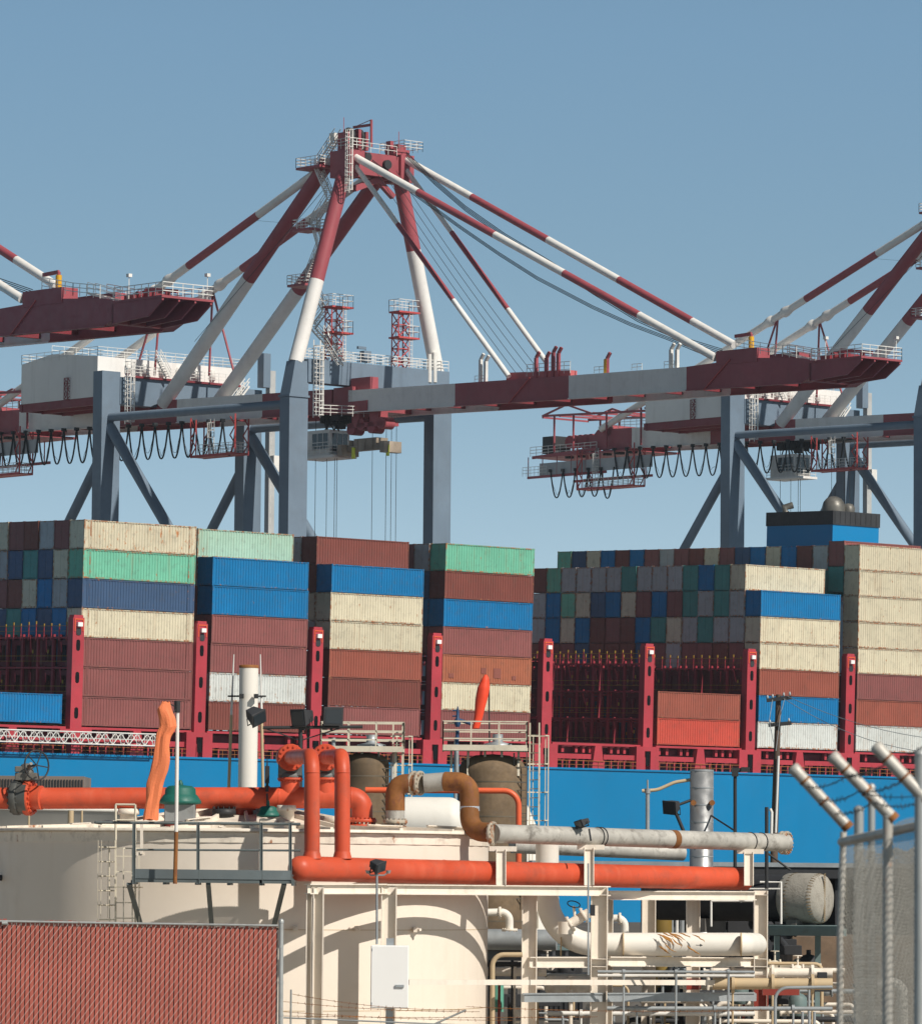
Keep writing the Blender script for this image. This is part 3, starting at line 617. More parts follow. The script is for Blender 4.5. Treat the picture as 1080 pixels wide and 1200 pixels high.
# fittings on the boom top
m = MB(); w_ = MB(); r_ = MB()
def ontop(px, py): return Pa(a1 + .6, px, py)
for px, py, mbx, h in ((563, 446, w_, 2.4), (569, 446, w_, 2.2), (648, 436, m, 2.2), (654, 436, m, 2.1), (711, 437, m, 1.6), (786, 431, w_, 2.0), (793, 430, w_, 1.9), (628, 438, r_, 1.8), (640, 437, r_, 1.7)):
    b = ontop(px, py); hb = MB(); hb.beam(b - Z * .5, b + Z * h, .35, .35, NN); hb.beam(b + Z * h, b + Z * (h + .6) + NN * .5, .3, .3, U); hb.build('rope_horn', M['cr_rail'] if mbx is w_ else M['cr_red'], cr)
PK = mat('cr_pink', (.50, .12, .125))
for x0, x1, yy in ((593, 668, 441), ): a, b = ontop(x0, yy + 3), ontop(x1, yy); r_ = MB(); r_.obox(a - Z * .2, (b - a), U * 1, Z * .9); r_.build('stay_bracket', PK, cr)
p, q = ontop(617, 441), ontop(668, 437); w_ = MB(); w_.rail([p, q], 1.3, 1.1, .045, 3); w_.build('boom_railing', M['cr_rail'], cr)
for x0 in (560, 700, 744, 782): p, q = ontop(x0 - 4, 448 - (x0 - 560) * .075), ontop(x0 + 8, 447 - (x0 - 560) * .075); w_ = MB(); w_.rail([p, q], .7, .8, .04, 2); w_.build('boom_railing', M['cr_rail'], cr)

m = MB(); b = ontop(710, 439); m.beam(b, b + Z * 1.7, .4, .4, NN); m.build('marker_horn', M['yellow'], cr)
# nose of the boom: heads, railings, tip platform
e0 = (Pa(a1, 838, 425) - WL).dot(NN); e1 = (Pa(a1, 899, 423) - WL).dot(NN); ee = fb_[4]
m = MB(); m.obox(K(a1 - .1, e0 + .2, zb(e0) + 2.4), U * 1.9, NN * 6.2, Z * 1.5); m.obox(K(a2 - 1.8, e0 + .2, zb(e0) + 2.4), U * 1.9, NN * 6.2, Z * 1.5)
m.obox(K(a1, ee - .6, zb(ee) + .2), U * (a2 - a1), NN * .5, Z * 1.8)
pz = zb(ee) + 1.9; aR = a2 - 2.2; cE = (Pa(aR, 1057, 441) - WL).dot(NN); LP = cE - ee - 1.6
m.obox(K(a1 - .3, ee + 1.6, pz), U * (aR - a1 + .3), NN * LP, Z * .22)
for a in (a1 - .2, a1 + 1.7, a1 + 3.6, aR - .35):
    k1 = ee + 1.4 + LP * .72
    m.hexa([K(a, ee + 1.2, pz - 1.9), K(a, k1, pz - 1.6), K(a + .2, k1, pz - 1.6), K(a + .2, ee + 1.2, pz - 1.9), K(a, ee + 1.2, pz), K(a, k1, pz), K(a + .2, k1, pz), K(a + .2, ee + 1.2, pz)])
    m.hexa([K(a, k1, pz - 1.6), K(a, cE - .1, pz - .25), K(a + .2, cE - .1, pz - .25), K(a + .2, k1, pz - 1.6), K(a, k1, pz), K(a, cE - .1, pz), K(a + .2, cE - .1, pz), K(a + .2, k1, pz)])
m.obox(K(a1 - .2, ee + 1.2, pz - 1.85), U * (aR - a1), NN * .3, Z * 1.8); m.obox(K(a1, ee + 3.4, pz - 1.3), U * (aR - a1 - .4), NN * .25, Z * 1.2)
m.build('tip_platform', M['cr_red'], cr)
m = MB()
zp = pz + .24
m.rail([K(a1 - .2, ee + 1.4, zp), K(a1 - .2, cE, zp), K(aR - .1, cE, zp), K(aR - .1, ee + 1.4, zp)], 1.2, 1.1, .05, 3)
m.rail([K(a1 + .1, e0 + 3, zb(e0) + 3.9), K(a1 + .1, e1, zb(e1) + 3.1), K(a1 + .1, ee - 1, zb(ee) + 2.6)], 1.2, 1.2, .05, 3)
m.rail([K(a2 - .2, e0 + 3, zb(e0) + 3.9), K(a2 - .2, e1, zb(e1) + 3.1), K(a2 - .2, ee + 1, zb(ee) + 2.6)], 1.2, 1.2, .05, 3)
m.stair(K(a1 + .3, e1 + 2, zb(e1) + 3.2), K(a1 + .3, ee + 1.5, zp), .9, U, .04)
for a, c in ((aR - .4, cE - .5), (a1 + .4, ee + 3)): m.tube([K(a, c, zp), K(a, c, zp + 2.2)], .05, 4); m.box(K(a, c, zp + 2.3), (.4, .4, .3), U, NN)
m.build('tip_railing', M['cr_rail'], cr)
m = MB(); mach = MB()
def jib(px, py0, px2, py2, a):
    m = MB(); b, t = Pa(a, px, py0), Pa(a, px, py2); m.tube([b, t], .18, 6); m.beam(t, Pa(a, px2, py2 + 3), .22, .35); m.build('service_jib', M['cr_red'], cr)
jib(880, 412, 861, 391, a1 + 1); jib(984, 428, 1022, 410, a1 + 2); m.tube([Pa(a1 + 2, 1010, 435), Pa(a1 + 2, 1010, 412)], .25, 6)
for k in range(5): mach.obox(K(a1 + .6 + k * .95, ee + 2 + (k % 2) * 1.2, zp), U * .9, NN * 1.4, Z * (.5 + .3 * (k % 3)))
mach.tube([K(a1 + 1, ee + 3.4, zp + .5), K(aR - 1, ee + 3.4, zp + .5)], .35, 12)
m.build('jib_post', M['cr_red'], cr); mach.build('tip_machinery', M['cr_dred'], cr)
m = MB(); b = Pa(a1 + 1, 880, 412); m.lathe(b + Z * .4, [(.3, 0), (.3, 1.2)], 8); m.build('jib_base', M['yellow'], cr); m = MB(); b = Pa(a1 + 2, 984, 428); m.lathe(b, [(.3, 0), (.3, 1.3)], 8); m.build('jib_base', M['yellow'], cr)
m = MB(); x_ = e1 - 8; m.tube([K(a1 - .15, x_ + 2.5, zb(x_) + 2.9), K(a1 - .15, x_ - 1.5, zb(x_) - .1)], .08, 4); m.tube([K(a1 - .15, 33, zb(30) + 2.5), K(a1 - .15, 29.5, zb(30) - .1)], .08, 4); m.build('access_ladder', M['cr_redrail'], cr)
# machinery house
hz0, hz1 = 60.9, 65.9
hc1, hc0, ha0, ha1 = -35.9 - .3, -51.6, -.9, 21.3
m = MB(); a, b = ha0, ha1; q0 = [K(a, hc0, hz0), K(b, hc0, hz0), K(b, hc1, hz0), K(a, hc1, hz0)]; mid = (hc0 + hc1) / 2 - 1.5
vs = q0 + [K(a, hc0, hz1 - .1), K(b, hc0, hz1 - .1), K(b, hc1, hz1 - .1), K(a, hc1, hz1 - .1), K(a, mid, hz1 + .75), K(b, mid, hz1 + .75)]
m.add(vs, [(3, 2, 1, 0), (3, 0, 4, 8, 7), (1, 2, 6, 9, 5), (2, 3, 7, 6), (0, 1, 5, 4), (7, 8, 9, 6), (4, 5, 9, 8)])
m.build('machinery_house', M['house'], cr)
m = MB(); z_ = hz1 - .1
m.rail([K(a, hc0, z_), K(a, hc1, z_), K(b, hc1, z_), K(b, hc0, z_), K(a, hc0, z_)], 1.15, 1.5, .04, 3); m.rail([K(a, mid, hz1 + .7), K(b, mid, hz1 + .7)], 1.1, 1.8, .04)
m.rail([K(3, hc1 + 1.9, 63.6), K(19.5, hc1 + 1.9, 63.6)], 1.15, 1.1, .05, 3)
m.cage(K(2.1, hc1 + 2.2, 57.6), K(2.1, hc1 + 2.2, 65.5), .9, U, NN, .07, .5, .9, .6, .3)
m.rail([K(1.3, .95, 63.05), K(A + .8, .95, 63.05)], 1.15, 1.1, .05, 3); m.rail([K(1.3, -.85, 63.05), K(A + .8, -.85, 63.05)], 1.15, 1.1, .05, 3)
m.cage(K(2.4, 1.2, 56.2), K(2.4, 1.2, 65.2), 1.0, U, NN, .07, .5, .8, .6, .3)
m.rail([K(2.0, 2.2, 56.4), K(9.5, 3.2, 56.6)], 1.2, 1.6, .05, 3)
m.stair(K(17.2, hc1 + 2, 60), K(20.2, hc1 + 2, 63.4), .9, NN, .06); m.stair(K(8.0, hc1 + 2, 63.6), K(6.4, hc1 + 2, 65.9), .9, NN, .05)
m.stair(K(4.6, -.3, 66.2), K(7.2, -.3, 63.1), .8, NN, .05)
m.tube([Pc(.9, 503, 448), Pc(.9, 503, 415)], .28, 6); m.tube([Pc(.9, 509, 448), Pc(.9, 509, 413)], .28, 6)
m.build('walkway_railing', M['cr_rail'], cr)
m = MB(); m.obox(K(a - .1, hc0 - .2, hz0 - .9), U * (b - a + .2), NN * .5, Z * .9); m.obox(K(a - .1, hc1 - .4, hz0 - .6), U * (b - a + .2), NN * .4, Z * .6)
for k in range(8): m.obox(K(a + k * 3.1, hc0, hz0 - 1.3 + .3), U * .3, NN * (hc1 - hc0), Z * .98)
m.obox(K(3, hc1 + .1, 63.3), U * 16.5, NN * 2, Z * .25); m.obox(K(a1 - .5, hc1 - 8, 59.4), U * 9.2, NN * 9, Z * .9)
m.build('house_floor', M['cr_dred'], cr)
m = MB()
for k in range(6):
    m = MB(); p = K(3.6 + k * 2.6, hc1 + .02, 65.1); m.lathe(p - Z * 1.1, [(.01, 0), (.42, .02), (.45, .8), (.3, 1.25), (.01, 1.4)], 8); m.build('vent_hood', M['cr_rail'], cr)

m = MB(); p = K(-.95, hc0 + 9.5, hz0); m.lattice(p, p + Z * 2.6, .7, .5, NN, U, .7, .05); m.build('hoist_frame', M['cr_dred'], cr)
# light masts on the waterside portal beam
for px, py, pt in ((391, 431, 361), (469, 437, 367)):
    m = MB(); w_ = MB()
    b, t = Pc(0, px, py), Pc(0, px, pt); h = (t - b).z
    m.lattice(b, b + Z * h, 1.7, 1.2, U, NN, 1.3, .07)
    for hh in (h * .57, h):
        m.obox(b + Z * hh - U * 1.1 - NN * .9, U * 3.2, NN * 1.9, Z * .2); q = b + Z * (hh + .2) + U * (0 if hh < h else -1.1) - NN * .9
        L_ = 2 if hh < h else 3.1; w_.rail([q, q + U * L_, q + U * L_ + NN * 1.9, q + NN * 1.9, q], 1.35, .9, .045, 2)
    w_.cage(b + NN * .8 + U * .9, b + Z * (h + 1) + NN * .8 + U * .9, .45, U, NN, .035, .5, 0)
    lm_ = m.build('light_mast', M['cr_redrail'], cr); w_.build('mast_railing', M['cr_rail'], lm_)
m = MB(); b = Pc(0, 428, 430); m.box(b + Z * 1.2, (1.1, .8, 1.3), U, NN); m.tube([b, b + Z * 2.3], .06, 4); m.box(b + Z * 2.2 - U * .6, (1.2, .3, .3), U, NN); m.build('camera_unit', M['cr_blue'], cr)
# lift tower beside the landside leg
m = MB(); p = Pc(-G + 1.2, 313.5, 560); p.z = 0; m.obox(p - U * .45, U * .9, NN * .8, Z * 65.6); m.build('lift_mast', mat('lift_grey', (.42, .43, .43)), cr)
m = MB(); p2 = Pc(-G + 1.2, 306, 450); m.obox(p2 - U * .6 - Z * .5, U * 1.1, NN * 1.2, Z * 4.2); m.build('lift_drive', M['cr_blue'], cr)
m = MB(); 
for k in range(14): m.tube([Pc(-G + 2, 318, 500) - Z * k * 1.4, Pc(-G + 2, 318, 500) - Z * (k * 1.4 + .9)], .05, 4)
m.obox(Pc(-G + 2, 316, 553), U * 1, NN * .8, Z * 2); m.build('lift_cabin', M['cr_rail'], cr)
# hanging access frames
def hframe(cA, cB, drop, nm='hanging_frame'):
    m = MB(); w_ = MB(); zA = zb(cA)
    for a in (a1 - 1, a1 + 1):
        for c in (cA, cB): m.tube([K(a, c, zA + .3), K(a, c, zA - drop)], .13, 4)
        m.beam(K(a, cA, zA - drop), K(a, cB, zA - drop), .2, .3)
        for c in (cA, cB - 1.0):
            for k in range(4): d = drop / 4; m.tube([K(a, c + (k % 2), zA - k * d), K(a, c + 1 - (k % 2), zA - (k + 1) * d)], .08, 4)
            m.tube([K(a, c + 1, zA), K(a, c + 1, zA - drop)], .1, 4)
    m.obox(K(a1 - 1, cA, zA - drop - .1), U * 2, NN * (cB - cA), Z * .15)
    z_ = zA - drop + .1; w_.rail([K(a1 - 1, cA + 1.3, z_), K(a1 - 1, cB - .3, z_), K(a1 + 1, cB - .3, z_), K(a1 + 1, cA + 1.3, z_)], 1.25, 1.0, .045, 3)
    w_.cage(K(a1 - .6, cA + 3.6, z_), K(a1 - .6, cA + 3.6, zA), .7, NN, -U, .05, .4, .9, .4, 2)
    m.build(nm, M['cr_redrail'], cr); w_.build('frame_railing', M['cr_rail'], cr)
cA = (Pa2(a1, 682, 560) - WL).dot(NN); cB = (Pa2(a1, 749, 560) - WL).dot(NN); hframe(cA, cB, 5.6)
cA = (Pa(a1, 231, 540) - WL).dot(NN); cB = (Pa(a1, 283, 540) - WL).dot(NN); hframe(cA, cB, 4.4)
# back end: framework and rear walkway
m = MB(); w_ = MB(); zz = zb(-69) ; c0, c1 = -82.5, -69.2
m.obox(K(a1 - .6, c0, zz - .6), U * 9.4, NN * (c1 - c0 + 7), Z * .25)
for a in (a1 - .5, a2 + .3):
    m.beam(K(a, c0 - 1, zz - 3.3), K(a, c1 + 2, zz - 3.3), .25, .35); m.beam(K(a, c0, zz - .5), K(a, c1, zz), .3, .4)
    for k in range(6): c = c0 - .9 + k * 3; m.tube([K(a, c, zz - 3.3), K(a, c, zz - .4)], .1, 4)
    m.beam(K(a, c0 + 2, zz + 5.3), K(a, c1 + 14, zz + 4.6), .25, .3); m.beam(K(a, c0 + 2, zz + 5.3), K(a, c0 + 7, zz + 6.6), .2, .25); m.beam(K(a, c0 + 7, zz + 6.6), K(a, c0 + 12, zz + 5.1), .2, .25)
    for c in (c0 + 4.5, c0 + 8.5, c1 + 2, c1 + 9): m.tube([K(a, c, zz), K(a, c, zz + 5.2)], .15, 6)
for k in range(8): c = c0 + 2 + k * 3.5; m.beam(K(a1 - .5, c, zz + 5.1), K(a2 + .3, c + (1.5 if k % 2 else 0), zz + 5.1), .18, .25)
m.hexa([K(a1, -69.5, zz), K(a1, -72.8, zz - .1), K(a1 + 1.3, -72.8, zz - .1), K(a1 + 1.3, -69.5, zz), K(a1, -69.5, zz + 2.7), K(a1, -69.6, zz + 2.7), K(a1 + 1.3, -69.6, zz + 2.7), K(a1 + 1.3, -69.5, zz + 2.7)])
m.build('rear_framework', M['cr_red'], cr)
w_.rail([K(a1 - .5, c0 - .5, zz - .3), K(a1 - .5, c1, zz - .3)], 1.3, 1.3, .05, 3); w_.rail([K(a2, c0 - .5, zz - .3), K(a2, c1, zz - .3)], 1.3, 1.3, .05, 3)
w_.rail([K(a1 + .2, -68, zb(-68) + 2.8), K(a1 + .2, -52, zb(-52) + 2.8)], 1.3, 1.2, .05, 3); w_.rail([K(a1 - .6, c0 - 2, zz - 3.1), K(a1 - .6, c0 + 3, zz - 3.1)], 1.3, .9, .04, 3)
w_.build('rear_railing', M['cr_rail'], cr)
m = MB(); m.obox(K(a1 - .55, c0 + 1.5, zz - 3.1), U * .2, NN * 23, Z * 1.7); m.build('rear_walkway', mat('grey_panel', (.38, .40, .42)), cr)
m = MB()
for k in range(5): m = MB(); m.tube([K(a1 + 1, c0 + 6 + k * 1.1, zz + 1.5), K(a1 + 2, c0 + 6 + k * 1.1, zz + 1.5)], .9, 16); m.tube([K(a1 + 4, c0 + 6 + k * 1.1, zz + 1.3), K(a1 + 5, c0 + 6 + k * 1.1, zz + 1.3)], .8, 16); m.build('rope_drum', M['cr_red'], cr)
m = MB(); m.tube([K(a1, c0 + 15, zz + 2.5), K(a1 + 7, c0 + 15, zz + 2.5)], .8, 16); m.build('rope_drum', M['cr_red'], cr)
m = MB(); m.obox(K(a1, c0 + 1.5, zz), U * 3, NN * 2.6, Z * 2.4)
m.build('rear_machinery', M['black'], cr)
for k in range(6): m = MB(); m.obox(K(a1 + .2, c0 + 6 + 2.6 * k, zz - 2.9 + 2), U * 1, NN * .8, Z * .8); m.build('rear_machinery', M['black'], cr)
# festoon cable loops under the near girder
m = MB(); fc = (Pa(a1, 278, 520) - WL).dot(NN); st = 2.62; c = -78.5
while c < fc:
    z1 = zb(c) - .1; z1 = z1 - (2.6 if c < -68 else 0); d = 4.35 if c > -70 else 4.0
    for o in (-.05, .05):
        m.tube([K(a1 - .7 + o, c + st * t, z1 - d * (1 - abs(2 * t - 1) ** 2.1)) for t in [i / 12 for i in range(13)]], .07, 5)
    m.tube([K(a1 - .7, c + st * t, z1 - (d - .8 + rnd.uniform(-.3, .8)) * (1 - abs(2 * t - 1) ** 2)) for t in [i / 8 for i in range(9)]], .03, 4)
    m.obox(K(a1 - 1, c - .15, z1 - .3), U * .6, NN * .3, Z * .4)
    c += st
m.build('festoon_cable', M['cable'], cr)
# trolley and driver's cabin (shared layout; the trolley stands elsewhere on the other cranes)
def trolley(root, c, spreader):
    zz = zb(c) + 1.0; am = (a1 + a2) / 2
    m = MB(); m.obox(K(a1 + .8, c - 4, zz - .9), U * 6.4, NN * 9.5, Z * .7)
    for k in range(12): m.obox(K(a1 + .6 + rnd.random() * 5, c - 4 + rnd.random() * 6, zz - 2.3 + rnd.random() * .8), U * rnd.uniform(.4, 1.3), NN * rnd.uniform(.3, 1.4), Z * rnd.uniform(.5, 1.4))
    for k in range(9): m.tube([K(a1 + rnd.random() * 5, c - 4 + rnd.random() * 6, zz), K(a1 + rnd.random() * 5, c - 4 + rnd.random() * 6, zz - 3)], .09, 5)
    m.build('trolley', M['black'], root)
    cab = MB(); q = K(a1 + .2, c - 3.6, zz - 5.9); cab.obox(q, U * 3.0, NN * 4.6, Z * 3.0); cab.obox(q - NN * .6 - U * .3 - Z * .3, U * 3.6, NN * 6.2, Z * .3); co = cab.build('driver_cabin', M['cr_white'], root)
    g = MB(); g.obox(q + NN * 1.4 - U * .03 + Z * .7, U * .06, NN * 3.0, Z * 1.9); g.obox(q + NN * 4.57 + U * .25 + Z * .5, U * 2.5, NN * .06, Z * 2.1); g.build('cabin_window', M['glass'], co)
    fm = MB()
    for k in range(4): fm.obox(q + NN * (1.4 + k * .98) - U * .06 + Z * .7, U * .03, NN * .08, Z * 1.9); fm.obox(q + NN * 4.64 + U * (.25 + k * .8) + Z * .5, U * .08, NN * .03, Z * 2.1)
    fm.obox(q + NN * 1.4 - U * .06 + Z * 1.5, U * .03, NN * 3, Z * .08); fm.build('window_frame', M['cr_white'], co)
    w_ = MB(); w_.rail([q - NN * .5 - U * .2, q + NN * 5.4 - U * .2, q + NN * 5.4 + U * 3.2], 1.1, 1.2, .045, 3); w_.build('cabin_railing', M['cr_rail'], co)
    rp = MB()
    for x, y in ((0, -2.5), (0.3, -.8), (.5, .4), (.6, .7), (3, 4.2), (3.4, 6.2), (3, 7.6), (3.5, 7.9)): 
        p = K(a1 + 1 + x, c + y, zz - 1.5); rp.tube([p, p - Z * 20], .045, 4)
    rp.build('hoist_rope', M['cable'], root)
    if spreader:
        hb = MB(); q = K(a1 + 1, c + 3.2, zz - 2.9); hb.obox(q, U * 2.2, NN * 6.6, Z * .5)
        for k in range(4): hb.tube([q + NN * (.6 + k * 1.8) + U * .0 + Z * (-.1 + .4 * (k % 2)), q + NN * (.6 + k * 1.8) + U * 1.6 + Z * (-.1 + .4 * (k % 2))], .7, 14)
        hb.obox(q + NN * .8 + Z * .5, U * 1.4, NN * 1.4, Z * 1.5); hb.obox(q + NN * 4 + Z * .5, U * 1.4, NN * 1.6, Z * 1.3); hb.build('head_block', M['cr_red'], root)
        sp_ = MB(); q = q - Z * 2.7 - NN * .8; sp_.obox(q, U * 1.0, NN * 8.2, Z * .6); sp_.obox(q + Z * .6 + NN * 2, U * 1, NN * 4, Z * .8)
        for k in (0, 7.6): sp_.obox(q - U * .8 + NN * k - Z * .5, U * 2.6, NN * .8, Z * 1.3)
        for k in range(5): sp_.obox(q + NN * (1.2 + k * 1.35) - U * .1 + Z * .1, U * 1.2, NN * .2, Z * 1.2)
        sp_.build('spreader', mat('spreader_beige', (.34, .28, .22), var=.3, grime=.4), root)
        LM = mat('lime', (.72, .80, .08))
        for k in (2, 8.1): fl = MB(); fl.obox(q - U * .3 + NN * k - Z * .9, U * .3, NN * .3, Z * 1.3); fl.build('spreader_flipper', LM, root)
c1 = ctree(cr); c1.location = WL + OFF2; c1['label'] = 'ship to shore crane at the right edge with its A-frame cut off by the frame'
c0_ = ctree(cr); c0_.location = WL - U * 91.5 + NN * 0 - Z * 1.15; c0_['label'] = 'crane at the left edge showing only its red boom tip and front stays'
tc_ = (Pa(a1 + 1, 378, 540) - WL).dot(NN)
trolley(cr, tc_ + 1.2, True)
n0 = set(o.name for o in bpy.data.objects)
tw = (Pa2(a1 + 1, 922, 560) - WL).dot(NN); trolley(cr, tw + 1.2, False)
for o in [o for o in bpy.data.objects if o.name not in n0 and o.parent == cr]: o.parent = c1
# ------------------------------------------------------------------ foreground yard
X1, Y1 = V((1, 0, 0)), V((0, 1, 0))
def S1(nm, mb, m, label, cat, org, group=None, bevel=0): return tagit(mb.build(nm, m, None, org, bevel), label, cat, group)
def px2m(n, Y): return n * Y / F
def gz(p): p = V(p); p.z = 0; return p
m = MB(); m.obox((-60, 40, -.05), X1 * 120, Y1 * 76, Z * .06); struct('bounce_paving', mat('bounce_paving', (.38, .33, .27), rough=.9, var=.15, grime=.2, sc=.5), m)  # unseen pale paving, added to bounce warm light up onto the tank
# --- main storage tank
TC = P(284, 1000, 105); TC.z = 0; TR = 5.03; tz = P(284, 986, 100).z; ta = P(284, 946, 105).z
tk = thing('storage_tank', 'big round cream storage tank with a low cone roof behind the red fence', 'tank', TC)
m = MB(); m.lathe(TC, [(TR, 0), (TR, tz - .02)], 96); m.build('shell', M['tank'], tk)
m = MB()
for zz in (tz - 1.72, tz - 3.3): m.lathe(TC + Z * zz, [(TR + .004, 0), (TR + .004, .012)], 96)
m.build('weld_seam', M['tan'], tk)
m = MB(); m.lathe(TC, [(TR + .025, tz - .03), (TR + .03, tz + .16), (TR + .0, tz + .2), (3.0, tz + .29), (.3, ta), (.01, ta)], 48, smooth=False); m.build('roof', M['tankroof'], tk)
m = MB()
for k in range(20):
    t = 2 * math.pi * k / 20 + .08; d = V((math.cos(t), math.sin(t), 0)); m.beam(TC + d * (TR + .02) + Z * (tz + .24), TC + d * 3 + Z * (tz + .32), .06, .10); m.beam(TC + d * 3 + Z * (tz + .32), TC + d * .5 + Z * (ta + .02), .06, .10)
m.lathe(TC + Z * (tz + .19), [(TR + .12, 0), (TR + .12, .05), (TR + .0, .06)], 64)
m.build('roof_rib', M['tankroof'], tk)
def onroof(px, Y, dz=0):
    p = P(px, 1000, Y); r = math.hypot(p.x - TC.x, p.y - TC.y); p.z = (tz + .2 + .09 * (TR - r) / (TR - 3) if r > 3 else tz + .29 + (ta - tz - .29) * (1 - r / 3)) + dz; return p
for px, Y, r, h, c in ((262, 103.4, .24, .16, 'dark'), (284, 103.8, .26, .2, 'redband'), (335, 103.2, .2, .3, 'tankroof'), (150, 103.6, .22, .3, 'tankroof'), (395, 103.6, .28, .14, 'tankroof')):
    p = onroof(px, Y); m = MB(); m.lathe(p - Z * .1, [(r * .8, 0), (r * .8, h), (r, h), (r, h + .05), (r * .95, h + .12), (r * .1, h + .12)], 20)
    for k in range(0 if 'roof' in c else 12): a = k * math.pi / 6; m.tube([p + V((math.cos(a) * r * .9, math.sin(a) * r * .93, h - .03)), p + V((math.cos(a) * r * .93, math.sin(a) * r * .93, h + .065))], .012, 5)
    m.build('roof_manway', M[c], tk)
for i, (x0, x1, Y) in enumerate(((82, 104, 102.6), (218, 246, 102.3), (255, 300, 101.8), (330, 344, 101.6), (430, 470, 102.6), (500, 552, 103.2), (120, 128, 103.8), (205, 250, 101.0), (262, 330, 100.8))):
    p, q = onroof(x0, Y, .06), onroof(x1, Y + .3, .06); m = MB(); m.ibeam(p, q, .14, .16 if i % 2 else .1, tf=.02); m.beam(p, p - Z * .3, .08, .08); m.beam(q, q - Z * .3, .08, .08); m.build('roof_support', M['frame'], tk)
for px, py in ((347, 1088), (417, 1088), (484, 1090)):
    t = math.asin((P(px, py, 101).x - TC.x) / TR) ; d = V((math.sin(t), -math.cos(t), 0)); q = TC + d * TR; q.z = P(px, py, 101).z
    m = MB(); m.box(q + d * .07, (.09, .14, .1), X1, Y1); m.tube([q, q + d * .2], .03, 8); m.build('shell_nozzle', M['tank'], tk)
t = -1.25; d = V((math.sin(t), -math.cos(t), 0)); q = TC + d * TR; q.z = P(0, 1029, 103).z
m = MB(); m.tube([q, q + d * .35], .06, 10); m.flange(q + d * .3, d, .11, .05, 8); m.build('side_valve', M['dark'], tk)
# --- paler tank behind at left
c = P(-60, 1000, 132); c.z = 0; r = px2m(215, 132); zt = P(0, 949, 127).z
m = MB(); m.lathe(c, [(r, 0), (r, zt), (r + .08, zt), (r + .08, zt + .1), (.1, zt + .5)], 72); o = MB()
t2 = thing('storage_tank', 'white storage tank behind the orange pipe at the left edge', 'tank', c); m.build('shell', M['white'], t2)
m = MB(); 
for px in (34, 83, 96): q = P(px, 950, 126.4); m.tube([q, q - Z * 2], .03 if px != 83 else .08, 5)
m.build('down_pipe', M['tan'], t2)
# --- louvred box
q = P(-60, 923, 150); e = P(98, 923, 150); h = P(98, 910, 150).z - e.z
lv = thing('cooling_unit', 'long brown louvred cooling unit seen above the orange pipe at left', 'cooling unit', gz(q))
m = MB(); m.obox(V((q.x, q.y, 0)), V((e.x - q.x, 0, 0)), Y1 * 3, Z * (e.z + h)); m.build('casing', mat('louvre_brown', (.24, .19, .16), var=.2), lv)
m = MB()
for k in range(46): m.obox(V((q.x + (e.x - q.x) * (k + .2) / 46, q.y - .03, e.z - .4)), X1 * .04, Y1 * .03, Z * (h + .3))
m.build('louvre', M['black'], lv)
# --- access platform on the tank
YW = 98.2
gw = thing('access_platform', 'dark grey railed access platform bolted to the front of the cream tank', 'platform', P(245, 1035, YW))
a, b = P(155, 1034, YW), P(343, 1036, YW); top = P(155, 965, YW).z
m = MB(); m.beam(a + Z * .06, b + Z * .06, .06, .12); m.beam(a + Y1 * 1.3 + Z * .06, b + Y1 * 1.3 + Z * .06, .06, .12)
for k in range(64): p = a.lerp(b, k / 63) + Z * .14; m.obox(p - X1 * .01, X1 * .014, Y1 * 1.3, Z * .035)
for k in range(6): p = a.lerp(b, k / 5); m.beam(p, p + Y1 * 1.3, .06, .08)
m.build('deck', M['walk'], gw)
m = MB(); m.beam(P(158, 1024, YW - .04), P(342, 1026, YW - .04), .012, px2m(11, YW)); m.build('kick_plate', mat('kick', (.16, .19, .20), rough=.5, metal=.3, var=.2), gw)
m = MB(); m.tube([P(112, 964, YW), P(352, 966, YW)], .030, 8); m.tube([P(160, 996, YW), P(352, 997, YW)], .022, 8); m.tube([P(112, 964, YW), P(112, 964, YW) + Y1 * 1.5], .03, 8)
m.build('handrail', M['walk'], gw)
for px in (157, 232, 306, 340):
    m = MB(); m.beam(P(px, 1036, YW), P(px, 964, YW), .06, .06, X1); m.beam(P(px + 1.5, 1036, YW), P(px + 1.5, 964, YW), .10, .012, X1); m.build('rail_post', M['walk'], gw)
for x0, x1 in ((151, 165), (244, 248), (333, 321)):
    m = MB(); m.beam(P(x0, 1036, YW + .05), P(x1, 1085, YW + 1.4), .09, .05); m.build('bracket', M['walk'], gw)
m = MB(); m.beam(P(166, 965, YW + .6), P(166, 1001, YW + .6), .16, .05, X1); m.beam(P(160, 1001, YW + .6), P(170, 1001, YW + .6), .1, .06); m.build('gate_post', M['frame'], gw)
# --- caged ladder
m = MB(); p, q = P(147, 1140, 99.6), P(147, 943, 99.6); lo = P(147, 985, 99.6)
cl = thing('caged_ladder', 'cream caged ladder climbing the tank shell left of the platform', 'ladder', p)
m.cage(p, lo, .38, X1, -Y1, .018, .3, .75, .33, .9)
m.tube([lo + X1 * .19, q + X1 * .19, ], .024, 5); m.tube([lo - X1 * .19, q - X1 * .19], .024, 5); m.tube([q - X1 * .19, q + X1 * .19], .02, 5); m.tube([q - X1 * .19 - Z * .3, q + X1 * .19 - Z * .3], .016, 5)
m.build('rails', M['ladder'], cl)
m = MB()
for k in range(6): zz = P(0, 992 + k * 17, 99).z; m.tube([P(116, 0, 99.0) * V((1, 0, 0)).x if False else V((P(116, 1000, 99.0).x, 99.0, zz)), V((P(134, 1000, 99.2).x, 99.2, zz)), V((P(135, 1000, 99.6).x, 99.6, zz))], .014, 5)
for x in (115, 119, 127): m.beam(V((P(x, 1000, 99).x, 99.0, P(0, 1075, 99).z)), V((P(x, 1000, 99).x, 99.0, P(0, 984, 99).z)), .035, .008, X1)
